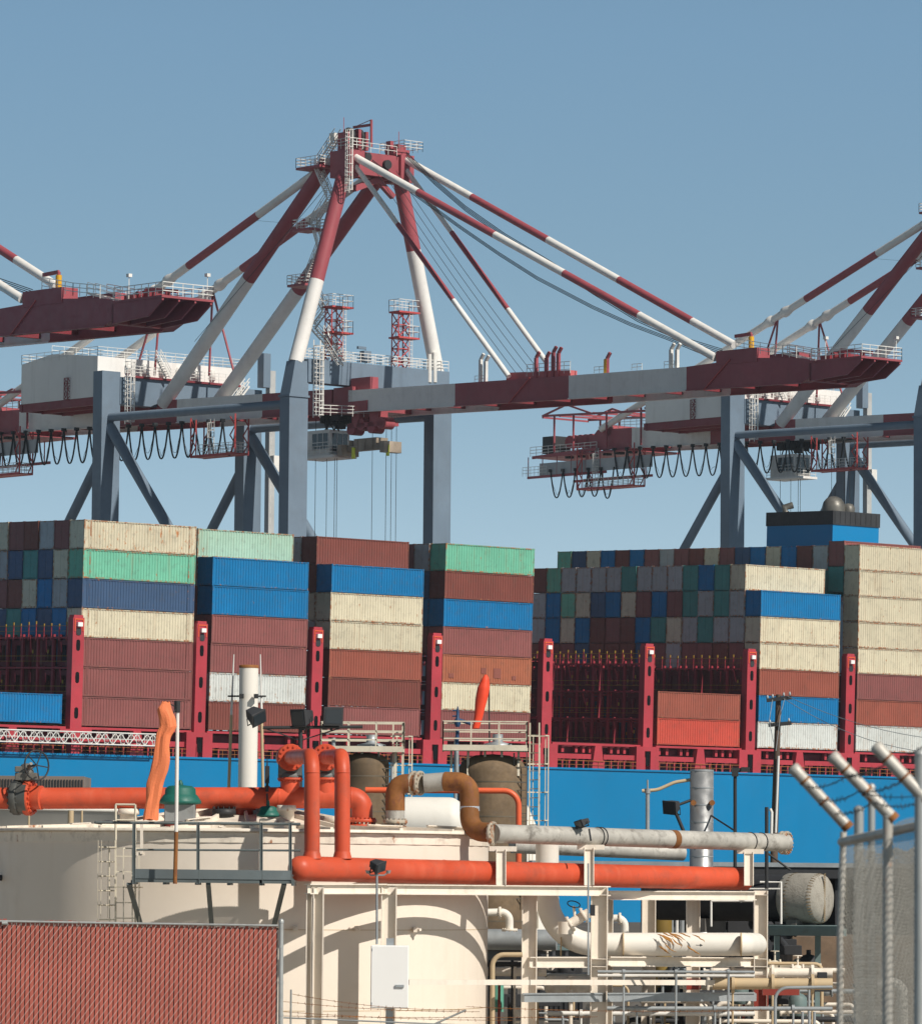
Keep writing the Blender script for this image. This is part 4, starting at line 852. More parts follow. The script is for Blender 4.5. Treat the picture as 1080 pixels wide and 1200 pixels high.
m.build('cage', M['ladder'], cl)
# --- green roof vents
def vent(px, py, Y, s, lab):
    p = P(px, py, Y); r = thing('roof_vent', lab, 'vent', p, 'green capped vents on the tank roof')
    m = MB(); m.obox(p + V((-.33 * s, -.3 * s, -.1)), X1 * .66 * s, Y1 * .6 * s, Z * .40 * s); m.build('neck', mat('vent_grey', (.27, .28, .28), var=.2, grime=.4) if s > .9 else M['tankroof'], r, bevel=.02)
    m = MB(); m.lathe(p, [(.36 * s, -.22), (.36 * s, -.12), (.3 * s, -.1)], 20); m.build('base_flange', M['redband'], r)
    m = MB(); z0 = .26 * s; m.lathe(p + Z * z0, [(.26 * s, 0), (.46 * s, .04 * s), (.46 * s, .09 * s), (.37 * s, .22 * s), (.34 * s, .24 * s), (.33 * s, .36 * s), (.25 * s, .42 * s), (.05, .44 * s)], 28)
    m.lathe(p + Z * (z0 + .42 * s), [(.06 * s, 0), (.06 * s, .05), (.02, .12)], 8); m.build('cap', M['greencap'], r)
vent(211, 958, 102.6, .92, 'large dark green vent cap on a grey neck beside the limp windsock')
vent(314, 966, 102.2, .52, 'small dark green vent cap below the dark valve lever')
# --- main orange pipeline with valve and risers
YP = 103.6; rP = px2m(12.6, YP)
pl = thing('pipeline', 'thick orange pipeline crossing above the tank roof with a valve and two risers', 'pipeline', P(200, 935, YP))
m = MB(); el = bend([P(-70, 936, YP), P(424, 935, YP), P(424, 962, YP)], .62, 10); m.tube(el, rP, 24)
m.tube([P(340, 935, YP), P(340, 913, YP)], .2, 18); m.tube([P(382, 935, YP), P(382, 913, YP)], .2, 18)
for x in (313, 327, 412): m.lathe(P(x, 935, YP), [(rP, -.012), (rP * 1.025, -.008), (rP * 1.025, .008), (rP, .012)], 24, X1)
m.build('pipe_run', M['orange'], pl)
fd = V((.96, -.28, 0)).normalized()
for kk in range(6):
    m = MB()
    if kk == 0: m.flange(P(424, 962, YP), Z, px2m(17.5, YP), .06, 18)
    if kk == 1: m.flange(P(424, 968, YP), Z, px2m(17.5, YP), .05, 18)
    if kk == 2: m.flange(P(34, 935, YP), fd, px2m(21, YP), .14, 18); m.tube([P(34, 935, YP) - fd * .05, P(34, 935, YP) + fd * .28], rP * 1.12, 24)
    if kk == 3: m.flange(P(313, 935, YP), X1, rP * 1.18, .05, 12)
    if kk > 3: m.flange(P((340, 382)[kk - 4], 913, YP), Z, .26, .05, 12)
    m.build('flange', M['orange'], pl)
m = MB()

m = MB(); m.flange(P(20, 935, YP), fd, px2m(20.5, YP), .13, 16); m.lathe(P(24, 935, YP) - fd * .1, [(.33, 0), (.33, .3)], 28, fd); m.build('valve_body', mat('valve_grey', (.12, .125, .12), metal=.3, var=.3, grime=.5), pl)
m = MB(); q = P(31, 907, YP); m.box(q - Z * .06, (.44, .34, .16), X1, Y1); m.lathe(q + Z * .02, [(.15, 0), (.15, .05), (.12, .07), (.12, .15), (.06, .19)], 16); m.box(q + V((-.15, 0, .09)), (.16, .18, .12)); m.tube([q, q + V((.12, -.35, .2)), ], .035, 8); m.beam(q - Z * .1, q - Z * .35, .12, .12); m.build('gearbox', mat('gear_grey', (.2, .19, .17), metal=.3, var=.3, grime=.5), pl, bevel=.015)
m = MB(); q = P(43, 897, YP - .45); ax = V((.66, -.75, .05)).normalized(); m.ring(q, ax, .30, .018, 32, 6)
sx_ = ax.cross(Z).normalized(); sy_ = ax.cross(sx_)
for k in range(5): t = k * 2 * math.pi / 5 + .5; m.tube([q, q + (sx_ * math.cos(t) + sy_ * math.sin(t)) * .3], .013, 5)
m.tube([q, q - ax * .3], .025, 8); m.build('handwheel', M['dark'], pl)
YH1 = 98.3
def hy(px): return YH1 + (px - 337) * .0176
for i, (xa, xb) in enumerate(((340, 365.5), (381, 401))):
    m = MB(); m.lathe(P(xa, 911, YP), [(.25, 0), (.25, .08), (.2, .1), (.2, .28), (.24, .3)], 20); m.obox(P(xa, 911, YP) + V((-.24, -.2, .02)), X1 * .48, Y1 * .4, Z * .34); m.build('riser_valve', mat('rv', (.16, .17, .17), metal=.4, var=.3, grime=.4), pl, bevel=.02)
    p0 = P(xa, 912, YP); p1 = P(xa, 889, YP); p1.z = P(xa, 888, YP).z
    yb = hy(xb); p2 = P(xb, 884, yb); p2.z = P(xb, 886, yb).z
    p1 = V((P(xa, 888, YP).x, YP - .1, P(xa, 888, YP).z)); p2 = V((P(xb, 886, yb).x, yb, P(xb, 886, yb).z))
    m = MB(); pts = bend([p1 - Y1 * 0, p2, P(xb, 1005, yb)], .42, 10); m.tube(pts, px2m(9.2, yb), 22); m.lathe(P(xb, 998, yb), [(px2m(9.2, yb), 0), (px2m(11.5, yb), -.14)], 22); m.lathe(P(xb, 906, yb), [(px2m(9.2, yb), 0), (px2m(9.45, yb), .006), (px2m(9.45, yb), .014), (px2m(9.2, yb), .02)], 22)
    m.build('riser_pipe', M['orange'], pl)
    m = MB(); dr = (p2 - p1).normalized(); m.flange(p1 + dr * .1, dr, px2m(16, YP), .06, 14); m.flange(p1 + dr * .22, dr, px2m(15.5, YP), .06, 14); m.lathe(p1 + dr * .02 - Z * .0, [(.27, -.25), (.27, 0)], 20, dr); m.build('riser_flange', M['orange'], pl)
m = MB(); q = P(313, 930, YP - .4); m.tube([q, P(313, 958, YP - .4)], .02, 6); m.hexa([P(311, 928, YP - .4), P(315, 928, YP - .4), P(315, 928, YP - .37), P(311, 928, YP - .37), P(312.5, 888, YP - .4), P(313.5, 888, YP - .4), P(313.5, 888, YP - .37), P(312.5, 888, YP - .37)]); m.box(P(313, 908, YP - .39), (.09, .03, .35)); m.build('valve_lever', M['dark'], pl)
# --- orange header pipe
m = MB(); rH = px2m(15, 98.3); hp = [P(x, 1018 + (x - 345) * .0235, hy(x)) for x in (352, 420, 600, 780, 873)]
d0 = (hp[1] - hp[0]).normalized(); r_ = px2m(13.9, hy(600))
pts = [hp[0] - d0 * (rH * math.cos(t)) for t in [math.pi / 2 * k / 6 * .98 for k in range(7)]]
m.tube([hp[0] - d0 * rH * .98] + pts[1:] + hp[1:], [rH * .2] + [rH * math.sin(math.pi / 2 * k / 6 * .98) for k in range(1, 7)] + [rH * .97, r_, r_, r_], 28)
for x in (395, 520, 655, 800): q = P(x, 1018 + (x - 345) * .0235, hy(x)); m.lathe(q - d0 * .012, [(r_ * 1.0, 0), (r_ * 1.022, .006), (r_ * 1.022, .018), (r_, .024)], 28, d0)
S1('header_pipe', m, M['orange'], 'long thick orange header pipe with a rounded left end above the white frame', 'pipe', hp[0])
# --- rusty S-bend joining the silver pipe
sr = px2m(11, 103); Y0 = 103.2; Ys = lambda x: hy(x) - .25
sp0 = thing('silver_pipeline', 'weathered silver pipe with rusty brown S-bend and flanges above the orange header', 'pipeline', P(463, 974, Y0))
m = MB(); m.tube([P(463, 975, Y0), P(463, 946, Y0)], sr, 22); a = P(497, 918, Y0 - .1); b = P(524, 916, Y0 - .15); m.tube([a, b], sr, 22)
q0 = P(578, 977, Ys(578)); q1 = P(921, 988, Ys(921)); m.tube([q0, q0.lerp(q1, .5), q1], [sr, sr * .99, sr * 1.0], 24)
m.build('silver_pipe', M['silver'], sp0)
m = MB(); m.tube(bend([P(463, 950, Y0), P(463, 919, Y0), P(488, 918, Y0 - .05)], .42, 9), sr * 1.03, 22)
B = [P(521, 916, Y0 - .15), P(550, 917, Y0 - .3), P(550, 974, Y0 - .5), P(580, 976.5, Ys(578))]
m.tube(bend(B, [.3, .45, .5, .3], 12), sr * 1.04, 22); m.build('rusty_elbow', M['rustpipe'], sp0)
m = MB(); m.lathe(P(550, 948, Y0 - .4), [(sr * 1.07, -.05), (sr * 1.07, .05)], 22); m.build('clamp_band', mat('band', (.5, .55, .62), metal=.5), sp0)
m = MB(); m.flange(P(463, 971, Y0), Z, sr * 1.32, .06, 14); m.flange(P(463, 963, Y0), Z, sr * 1.32, .07, 14)
dx = (P(498, 917, Y0 - .1) - P(478, 919, Y0 + .1)); d3 = V((1, -.55, 0)).normalized()
m.flange(P(485, 918, Y0), d3, sr * 1.32, .06, 14); m.flange(P(492, 918, Y0 - .05), d3, sr * 1.32, .06, 14)
d4 = (q1 - q0).normalized(); m.flange(q0 - d4 * .02, V((1, -.5, 0)), sr * 1.28, .06, 14); m.flange(q1, V((.93, -.45, 0)), sr * 1.32, .10, 16)
m.flange(q1 - d4 * .13, V((.93, -.45, 0)), sr * 1.3, .05, 16)
m.build('flange', mat('flange_tan', (.42, .38, .31), rust=.9, grime=.3, sc=3), sp0)
m = MB(); t = (784 - 580) / 341; q = q0.lerp(q1, t); m.lathe(q, [(sr * 1.03, -.08), (sr * 1.03, .08)], 22, d4); m.build('rust_patch', M['rustpipe'], sp0)
m = MB(); m.lathe(q1 + V((.93, -.45, 0)).normalized() * .055, [(sr * .95, 0), (sr * .95, .02)], 22, V((.93, -.45, 0))); m.build('end_plate', M['rustpipe'], sp0)
m = MB()
for x in (697, 701, 877, 890):
    q = q0.lerp(q1, (x - 580) / 341); m.ring(q, d4, sr * 1.02, .014, 24, 5)
m.build('u_bolt', M['dark'], sp0)
# second silver pipe seen just behind
m = MB(); m.tube([P(600, 991, 112), P(800, 1000, 114)], .17, 18); S1('silver_pipe', m, M['silver'], 'thin silver pipe half hidden right below the long silver pipe', 'pipe', P(600, 991, 112))
# --- thin orange pipe
m = MB(); m.tube(bend([P(428, 926, 118), P(607.5, 927, 118), P(607.5, 1012, 118)], .35, 8), px2m(3.5, 118), 12); S1('pipe', m, M['orange2'], 'thin orange pipe running level then bending down in front of the brown vessel', 'pipe', P(607, 1010, 118))
# --- white steel frame
fr = thing('pipe_rack', 'cream painted steel pipe rack with columns and beams under the orange header', 'pipe rack', gz(P(700, 1200, 100)))
def col(px, w, Y, top, m='frame', d=None, name='column'):
    b = MB(); p = P(px, top, Y); q = gz(p); b.ibeam(q, p, w, d or w, Y1, .022, .018) if False else b.ibeam(q, p, d or w, w, X1, .02, .016); b.build(name, M[m], fr)
YF = lambda x: hy(x) - .55
col(363, .12, YF(363) + .15, 1036, d=.3); col(373.5, .2, YF(373) - .05, 1040, d=.3)
col(456, .30, YF(452), 1040, d=.3); col(620.5, .31, YF(620) + 1.2, 1049, d=.3); col(702, .34, YF(702), 1040, d=.34); col(715, .12, YF(715) + 1.5, 1046, d=.2)
col(760, .30, YF(760) + 4.5, 1046, d=.3); col(812, .29, YF(812) + 1.6, 1044, d=.3); col(891, .29, YF(891), 1044, d=.34)
def fbeam(x0, y0, x1, y1, h, Y0_, Y1_, w=.16, nm='beam'):
    b = MB(); b.ibeam(P(x0, y0, Y0_), P(x1, y1, Y1_), w, h, Z, .022, .016); b.build(nm, M['frame'], fr)
fbeam(360, 1042, 450, 1042, .2, YF(360), YF(450)); fbeam(450, 1042.5, 712, 1044.5, .2, YF(450) - .02, YF(712) - .04)
fbeam(712, 1049.5, 884, 1050, .19, YF(712) + 1, YF(884) - .2); fbeam(620, 1128, 692, 1128, .22, YF(620) + 1.1, YF(702)); fbeam(712, 1127, 884, 1128, .20, YF(712) + .3, YF(884) + .1)
for x, yt in ((587, 996), (690, 994), (877, 999)):
    b = MB(); yy = Ys(x) - .12 if x > 580 else Ys(x); q = P(x, yt, yy - .1); r = P(x, 1038, yy - .25); b.ibeam(r, q, .16, .20, X1, .016, .014); b.box(P(x + 2, yt - 1, yy), (.55, .3, .10)); b.build('pipe_support', M['frame'], fr)
b = MB(); b.beam(P(478, 1151.5, 98), P(885, 1152, YF(885) - .3), .06, .10); b.beam(P(478, 1149, 98) + Y1 * .1, P(885, 1149.5, YF(885) - .2), .16, .02); b.build('lower_angle', M['frame'], fr)
b = MB(); b.beam(P(612, 1170, YF(612)), P(884, 1169, YF(884) - .1), .1, .16); b.beam(P(612, 1165, YF(612) - .1), P(884, 1164, YF(884) - .2), .02, .03); b.build('lower_channel', M['galv'], fr)
for x, Y_ in ((891, YF(891)), (812, YF(812) + 1.6)):
    b = MB(); t_, l_ = P(x, 1152 if x > 850 else 1147, Y_), P(x, 1181 if x > 850 else 1160, Y_); b.ibeam(l_, t_, .35, .30, X1, .026, .03); b.build('red_band', M['redband'], fr)
b = MB()
for x in (702, 891):
    for yy in (1049, 1124, 1133): b.box(P(x, yy, YF(x)), (.29, .34, .014))
b.build('stiffener', M['frame'], fr)
# --- electrical box, its post and the lamp above
eb = thing('electrical_cabinet', 'plain white electrical cabinet on a post in front of the tank', 'cabinet', gz(P(456, 1200, 96)))
m = MB(); q = P(456.5, 1145, 96); hh = px2m(73, 96); ww = px2m(44, 96); m.box(q, (ww, .28, hh)); m.build('box', M['boxwhite'], eb, bevel=.008)
m = MB(); m.box(q - Y1 * .15, (ww * .97, .018, hh * .975)); m.build('door', M['boxwhite'], eb, bevel=.004)
m = MB(); m.box(P(468, 1156, 95.82), (.17, .02, .05)); 
for dz in (.5, -.5): m.box(q + V((-ww / 2 + .02, -.16, dz)), (.02, .02, .05)); 
m.build('latch', M['galv'], eb, bevel=.004)
m = MB(); m.beam(gz(q) + Y1 * .2, V((q.x, q.y + .2, P(456, 1100, 96).z)), .14, .14, X1); m.build('post', M['galv'], eb)
fl = thing('floodlight', 'small dark floodlight on a thin conduit in front of the orange header', 'lamp', P(442, 1107, 96.2), 'floodlights')
m = MB(); m.tube([P(441.5, 1107, 96.1), P(441.5, 1022, 96.1)], .022, 6); m.tube([P(431, 1022, 96.1), P(434, 1026, 96.1), P(450, 1026, 96.1), P(455, 1022, 96.1)], .016, 5); m.lathe(P(431, 1024, 96.1), [(.03, 0), (.05, .06)], 8); m.lathe(P(455, 1024, 96.1), [(.03, 0), (.05, .06)], 8); m.build('conduit', M['galv'], fl)
def lamphead(c, w, h, d, ax, root, roll=0):
    ax = V(ax).normalized(); r = ax.cross(Z).normalized(); u = r.cross(ax)
    u2 = u * math.cos(roll) + r * math.sin(roll); r2 = ax.cross(u2)
    m = MB(); k = .62; f = [c + ax * d / 2 + r2 * a * w / 2 + u2 * b * h / 2 for a, b in ((-1, -1), (1, -1), (1, 1), (-1, 1))]; g = [c - ax * d / 2 + r2 * a * w / 2 * k + u2 * b * h / 2 * k for a, b in ((-1, -1), (1, -1), (1, 1), (-1, 1))]
    m.hexa(g + f); m.box(c + ax * d / 2, (w * 1.08, .03, h * 1.08), r2, ax, u2); m.build('lamp_housing', M['black'], root, bevel=.01)
    m = MB(); m.box(c + ax * (d / 2 + .02), (w * .86, .012, h * .82), r2, ax, u2); m.build('lens', M['glass'], root)
    m = MB(); m.tube([c + r2 * w * .56, c + r2 * w * .56 - u2 * h * .6, c - r2 * w * .56 - u2 * h * .6, c - r2 * w * .56], .014, 5); m.build('bracket', M['dark'], root)
lamphead(P(441, 1014, 96.1), .26, .2, .22, (.7, -.55, -.4), fl, .3)
# --- floodlight bar and three lamps
YB = 108.5
m = MB(); m.tube([P(308, 853, YB), P(425, 852, YB)], .035, 6); m.tube([P(352, 925, YB), P(352, 845, YB)], .045, 8); m.tube([P(361, 925, YB + .3), P(361, 853, YB + .3)], .03, 6); m.tube([P(308, 853, YB), P(352, 868, YB), P(400, 853, YB)], .015, 5)
m.tube([P(356, 847, YB), P(356, 856, YB)], .03, 6); m.tube([P(388, 850, YB), P(388, 856, YB)], .03, 6)
S1('lamp_bar', m, M['dark'], 'thin dark bar and pole carrying two floodlights behind the orange risers', 'lamp stand', P(352, 925, YB))
for px, py, ax, w, lab, roll in ((356, 840, (-.5, -.6, -.15), .38, 'black floodlight on the bar left of the other, turned to the left', 0), (388, 839, (.25, -.95, -.1), .40, 'black floodlight on the bar facing the camera with its lens showing', 0), (298, 838, (.6, -.6, -.45), .34, 'black floodlight tilted on the thin pole beside the white chimney', .5)):
    f_ = thing('floodlight', lab, 'lamp', P(px, py + 14, YB), 'floodlights'); lamphead(P(px, py, YB), w, w * .92, w * .95, ax, f_, roll)
# --- white chimney and whips
q = P(290, 924, 116); c_ = V((q.x, q.y, P(290, 781, 116).z))
ch = thing('chimney', 'tall plain white chimney pipe standing behind the orange pipeline', 'chimney', gz(q)); m = MB(); r = px2m(11.2, 116)
m.lathe(gz(q), [(r, 0), (r, c_.z)], 28); m.build('stack', M['chimney'], ch); m = MB(); m.lathe(c_, [(r * 1.03, -.04), (r * 1.03, .02), (r * .9, .03)], 28); m.build('rim', M['rustpipe'], ch)
for i, (x0, x1, yt, w) in enumerate(((268, 274, 767, 'left'), (308, 305, 767, 'right'))):
    a = thing('antenna', f'thin pale whip antenna clamped on the {w} side of the white chimney', 'antenna', P(x0, 925, 116.3), 'whip antennas')
    m = MB(); m.tube([P(x0, 925, 116.3), P((x0 + x1) / 2, 838, 116.3)], .035, 6); m.build('pole', M['tan'], a); m = MB(); m.tube([P((x0 + x1) / 2, 838, 116.3), P(x1, yt, 116.3)], [.03, .012], 6); m.build('whip', M['cr_rail'], a)
    m = MB(); x = (x0 + x1) / 2; m.tube([P(x - 4, 816, 116.3), P(290, 816, 116.2) - X1 * (.16 if i == 0 else -.16), ] if i == 0 else [P(x + 5, 816, 116.3), P(290, 816, 116.2) + X1 * .16], .02, 6); m.box(P(283 if i == 0 else 300, 816, 115.7), (.1, .12, .1)); m.build('clamp', M['dark'], a)
# --- windsocks
def sock(path, radii, mt, root, Y, crumple):
    n = 20; vs = []; K_ = 46
    for i in range(K_):
        t_ = i / (K_ - 1) * (len(path) - 1); j = min(int(t_), len(path) - 2); fr_ = t_ - j
        px = path[j][0] * (1 - fr_) + path[j + 1][0] * fr_; py = path[j][1] * (1 - fr_) + path[j + 1][1] * fr_; rr = px2m(radii[j] * (1 - fr_) + radii[j + 1] * fr_, Y); c = P(px, py, Y)
        for k in range(n):
            t = 2 * math.pi * k / n
            w1 = math.sin(2 * t + .09 * i) * .6 + math.sin(3 * t - .12 * i + 1) * .9 + math.sin(5 * t + .16 * i) * .5 + abs(math.sin(.33 * i + t)) * .5 - .3
            vs.append(c + V((math.cos(t) * rr * (1 + crumple * w1), math.sin(t) * rr * (.5 if crumple > .1 else .9) * (1 + crumple * 1.6 * w1), crumple * .12 * math.sin(3 * t + i * .7))))
    m = MB(); m.add(vs, [(i * n + k, i * n + (k + 1) % n, (i + 1) * n + (k + 1) % n, (i + 1) * n + k) for i in range(K_ - 1) for k in range(n)], crumple < .1)
    o = m.build('sock', M[mt], root); s_ = o.modifiers.new('thick', 'SOLIDIFY'); s_.thickness = .01; return o
ws = thing('windsock', 'limp orange windsock hanging from a pale pole in front of the tank', 'windsock', P(206, 1036, 97.6))
pa = [(194, 823), (192, 831), (195.5, 842), (197, 852), (192, 862), (190.5, 876), (190, 890), (186.5, 905), (181.5, 920), (179.5, 935), (177, 948), (175.5, 961)]
sock(pa, [3.6, 7.2, 8.6, 8.8, 7.6, 7.4, 8.2, 9.2, 8.6, 7.8, 7.8, 8.6], 'sock', ws, 97.5, .13)
m = MB(); m.tube([P(206.5, 975, 97.7), P(208, 829, 97.7)], .038, 8); m.build('pole', M['cr_rail'], ws); m = MB(); m.tube([P(205, 1036, 97.7), P(206.5, 975, 97.7)], .042, 8); m.build('rusty_pole_foot', M['rustpipe'], ws)
m = MB(); m.tube([P(193, 822, 97.5), P(207, 829, 97.7), P(197, 846, 97.5)], .018, 5); m.lathe(P(207.5, 835, 97.7), [(.06, 0), (.06, .22)], 8); m.tube([P(207, 845, 97.7), P(198, 848, 97.5)], .014, 5); m.build('swivel_ring', M['dark'], ws)
w2 = thing('windsock', 'bright red orange windsock tilted on a thin pole above the right brown vessel', 'windsock', P(573, 872, 200))
pa = [(569, 791), (568.5, 796), (566.5, 806), (565, 815), (563, 826), (561, 838), (559, 847), (557, 854)]
sock(pa, [1.2, 4.2, 6.8, 6.9, 6, 5, 4.3, 3.9], 'sockred', w2, 200, .03)
m = MB(); m.tube([P(573.5, 874, 200), P(572.5, 797, 200)], .03, 6); m.tube([P(569, 791, 200), P(573, 797, 200)], .03, 6); m.build('pole', M['dark'], w2)
# --- brown vertical vessels with railed platforms
def vessel(cx, r, ytop, Y, x0, x1, yd, lab, lad):
    c = gz(P(cx, 1000, Y)); R_ = px2m(r, Y); zt = P(cx, ytop, Y).z; zs = P(cx, ytop + r * .38, Y).z
    vt = thing('brown_vessel', lab, 'vessel', c, 'insulated brown vessels'); m = MB()
    m.lathe(c, [(R_, 0), (R_, zs - R_ * .15), (R_ * .97, zs), (R_ * .85, zs + (zt - zs) * .5), (R_ * .5, zs + (zt - zs) * .9), (.05, zt)], 40); m.build('shell', M['vessel'], vt)
    m = MB()
    for k in range(9): m.lathe(c + Z * (zs - .6 - k * 1.35), [(R_ * 1.006, 0), (R_ * 1.006, .05)], 40)
    m.build('insulation_band', mat('band_br', (.17, .14, .10), metal=.3, var=.3), vt)
    zd = P(cx, yd, Y).z; xa, xb = P(x0, yd, Y).x, P(x1, yd, Y).x; ya, yb = Y - R_ * 1.05, Y + R_ * .9
    m = MB(); m.obox(V((xa, ya, zd - .1)), X1 * (xb - xa), Y1 * (yb - ya), Z * .06); m.beam(V((xa, ya, zd - .02)), V((xb, ya, zd - .02)), .05, .22); m.beam(V((xb, ya, zd - .02)), V((xb, yb, zd - .02)), .05, .22); m.beam(V((xa, ya, zd - .02)), V((xa, yb, zd - .02)), .05, .22)
    for k in range(5): x = xa + (xb - xa) * (k + .5) / 5; m.beam(V((x, Y - R_ * .5, zd - .1)), V((x, Y - R_ * .7, zd - 1.1)), .09, .09)
    m.build('platform', M['ladder'], vt)
    m = MB(); m.rail([V((xa, ya, zd)), V((xb, ya, zd)), V((xb, yb, zd)), V((xa, yb, zd)), V((xa, ya, zd))], 1.0, 1.0, .035, 3); m.build('railing', M['ladder'], vt)
    xl = P(lad, yd, Y).x; m = MB(); yl_ = Y - R_ * .2; m.cage(V((xl, yl_, zd - 7)), V((xl, yl_, zd + 1.0)), .45, V((.8, -.6, 0)), V((.6, .8, 0)), .03, .35, 1.1, .42, .9); m.build('caged_ladder', M['ladder'], vt)
    m = MB(); m.cage(V((c.x + R_ * .8, Y - R_ * .7, zd - 6)), V((c.x + R_ * .8, Y - R_ * .7, zd - .2)), .5, X1, -Y1, .03, .3, 0); m.build('vessel_ladder', mat('lad_dk', (.12, .10, .08)), vt)
    m = MB(); m.lathe(V((c.x + .2, Y, zd + .05)), [(.55, 0), (.55, .12), (.2, .2), (.2, .5)], 16); m.tube([V((xa + .5, Y - .8, zd - 2)), V((xa + .5, Y - .8, zd + .4))], .08, 8); m.build('top_nozzle', M['galv'], vt)
    return zd
vessel(428, 27, 882, 196, 376, 473, 878, 'brown insulated vessel behind the orange risers with a railed top platform', 466)
vessel(576, 40.5, 884, 200, 519, 617, 877, 'wide brown insulated vessel under the red orange windsock with railed platform', 626)
m = MB(); q = P(536, 846, 199); m.lathe(q - Z * .2, [(.08, 0), (.13, .12), (.13, .25), (.07, .35), (.06, .6), (.02, .8)], 10); m.tube([q + Z * .1, P(553, 849, 199)], .07, 8); m.tube([q - Z * .3, P(535, 880, 199)], .08, 8)
for k in range(3): m.tube([q + Z * (k * .22), P(530, 846, 199) + Z * (k * .22)], .03, 5)
S1('wind_vane', m, M['navyblue'], 'dark blue wind instrument on the left corner of the right vessel platform', 'instrument', q)
m = MB(); m.tube([P(535, 880, 198.5), P(535, 925, 198.5)], .09, 8); S1('stand_pipe', m, M['galv'], 'grey pipe standing left of the right brown vessel', 'pipe', P(535, 925, 198.5))
# --- white tanks behind
c = gz(P(497, 1000, 150)); c.z = P(497, 968, 150).z
m = MB(); L_ = px2m(92, 150); rr = px2m(28, 150); pr = [(rr * math.sin(math.pi / 2 * k / 8), rr * .75 * (1 - math.cos(math.pi / 2 * k / 8))) for k in range(9)]
pr = [(max(.02, a), b) for a, b in pr] + [(a if a > .02 else .02, L_ - b) for a, b in pr[::-1]]
m.lathe(P(455, 962, 150), pr, 36, X1); S1('storage_tank', m, M['white'], 'white rounded horizontal tank seen between the rusty bend and the brown vessel', 'tank', P(497, 990, 150))
m = MB(); q = gz(P(612, 1000, 216)); r = px2m(34, 216); m.lathe(q, [(r, 0), (r, P(0, 1002, 216).z), (r * .15, P(0, 938, 216).z), (.02, P(0, 937, 216).z)], 40); S1('storage_tank', m, M['white'], 'white cone shaped tank top behind the ladder of the right brown vessel', 'tank', q)
# --- silver exhaust stack
q = P(821.5, 1016, 126); r = px2m(13.8, 126); st_ = thing('exhaust_stack', 'shiny banded steel exhaust stack in front of the blue hull', 'chimney', gz(q)); zt = P(821, 902, 126).z
m = MB(); m.lathe(gz(q), [(r, 0), (r, zt), (r * .93, zt), (r * .93, zt - .3)], 36); m.build('stack', M['steel'], st_)
m = MB()
for k in range(7): m.lathe(V((q.x, q.y, zt - .02 - k * .42)), [(r * 1.02, -.03), (r * 1.02, .0)], 36)
m.build('seam_band', M['galv'], st_)
m = MB()
for x in (812, 834): m = MB(); c = P(x, 941, 126 - r * .8); m.tube([c, c - Y1 * .12], .07, 12); m.build('port', M['rustpipe'], st_)
m = MB(); m.tube([P(833, 956, 125.8), P(861, 974, 124)], .025, 6); m.tube([P(793, 944, 125.8), P(809, 938, 125.9)], .035, 6); m.build('stay_rod', M['dark'], st_)
m = MB(); m.tube(bend([P(752, 927, 126), P(770, 926, 126), P(790, 917, 126), P(809, 914, 126)], .6), .045, 8); S1('hose', m, M['tan'], 'thin tan hose curving from the post to the steel exhaust stack', 'hose', P(770, 926, 126))
m = MB(); m.tube([P(758.5, 975, 126), P(758.5, 928, 126)], .055, 8); m.tube([P(758.5, 928, 126), P(758.5, 914, 126)], .025, 8); m.lathe(P(758.5, 930, 126), [(.08, 0), (.08, .12)], 8); S1('vent_post', m, M['galv'], 'short grey post left of the steel exhaust stack', 'post', P(758, 975, 126))
f_ = thing('floodlight', 'dark floodlight on a bent arm left of the steel exhaust stack', 'lamp', P(800, 975, 125), 'floodlights'); lamphead(P(788, 945, 125), .36, .32, .3, (-.5, -.7, -.25), f_, -.1)
m = MB(); m.tube([P(791, 951, 125), P(801, 975, 125)], .045, 6); m.build('arm', M['dark'], f_)
m = MB(); m.tube([P(861, 1016, 130), P(861, 902, 130)], .045, 6); m.tube([P(861, 903, 130), P(876, 902, 130)], .05, 6); m.box(P(861, 905, 130), (.16, .16, .22)); m.box(P(873, 902, 130), (.22, .14, .12)); S1('lamp_post', m, M['dark'], 'slim black lamp post between the steel stack and the wooden utility pole', 'lamp post', P(861, 1016, 130))
# --- utility pole and wires
YU = 165; up = thing('utility_pole', 'weathered wooden utility pole with two cross arms before the ship', 'utility pole', gz(P(906, 1010, YU)))
m = MB(); m.tube([gz(P(905, 1010, YU)), P(907, 980, YU), P(912, 814, YU)], [.13, .12, .085], 10); m.build('pole', M['wood'], up)
m = MB(); m.beam(P(898, 821, YU - .15), P(927, 817.5, YU - .15), .1, .12); m.beam(P(900, 850, YU - .15), P(927, 847.5, YU - .15), .1, .12); m.build('cross_arm', M['dark'], up)
m = MB()
for x, y in ((899, 819), (905, 818), (918, 816), (925, 815), (902, 848), (924, 846)): m.lathe(P(x, y, YU - .15), [(.03, 0), (.045, .04), (.03, .08), (.015, .12)], 8)
m.build('insulator', M['galv'], up)
m = MB()
for a, b, s in (((922, 816), (1200, 868), .5), ((917, 818), (1200, 876), .8)):
    p, q = P(*a, YU - .15), P(*b, YU - 15); m.tube([p.lerp(q, i / 16) - Z * s * 4 * (i / 16) * (1 - i / 16) for i in range(17)], .011, 4)
m.tube([P(905, 820, YU - .2), P(901, 845, YU - .2), P(906, 870, YU - .2)], .015, 4); m.tube([P(919, 819, YU - .2), P(914, 840, YU - .2), P(909, 880, YU - .2)], .015, 4)
m.build('power_line', M['galv'], up)
m = MB(); m.tube([P(908.5, 976, YU - .2), P(912, 886, YU - .2)], .04, 6); m.tube([P(903.5, 980, YU - .3), P(904, 952, YU - .3), P(902, 948, YU - .3)], .05, 6); m.build('conduit', M['cr_rail'], up)
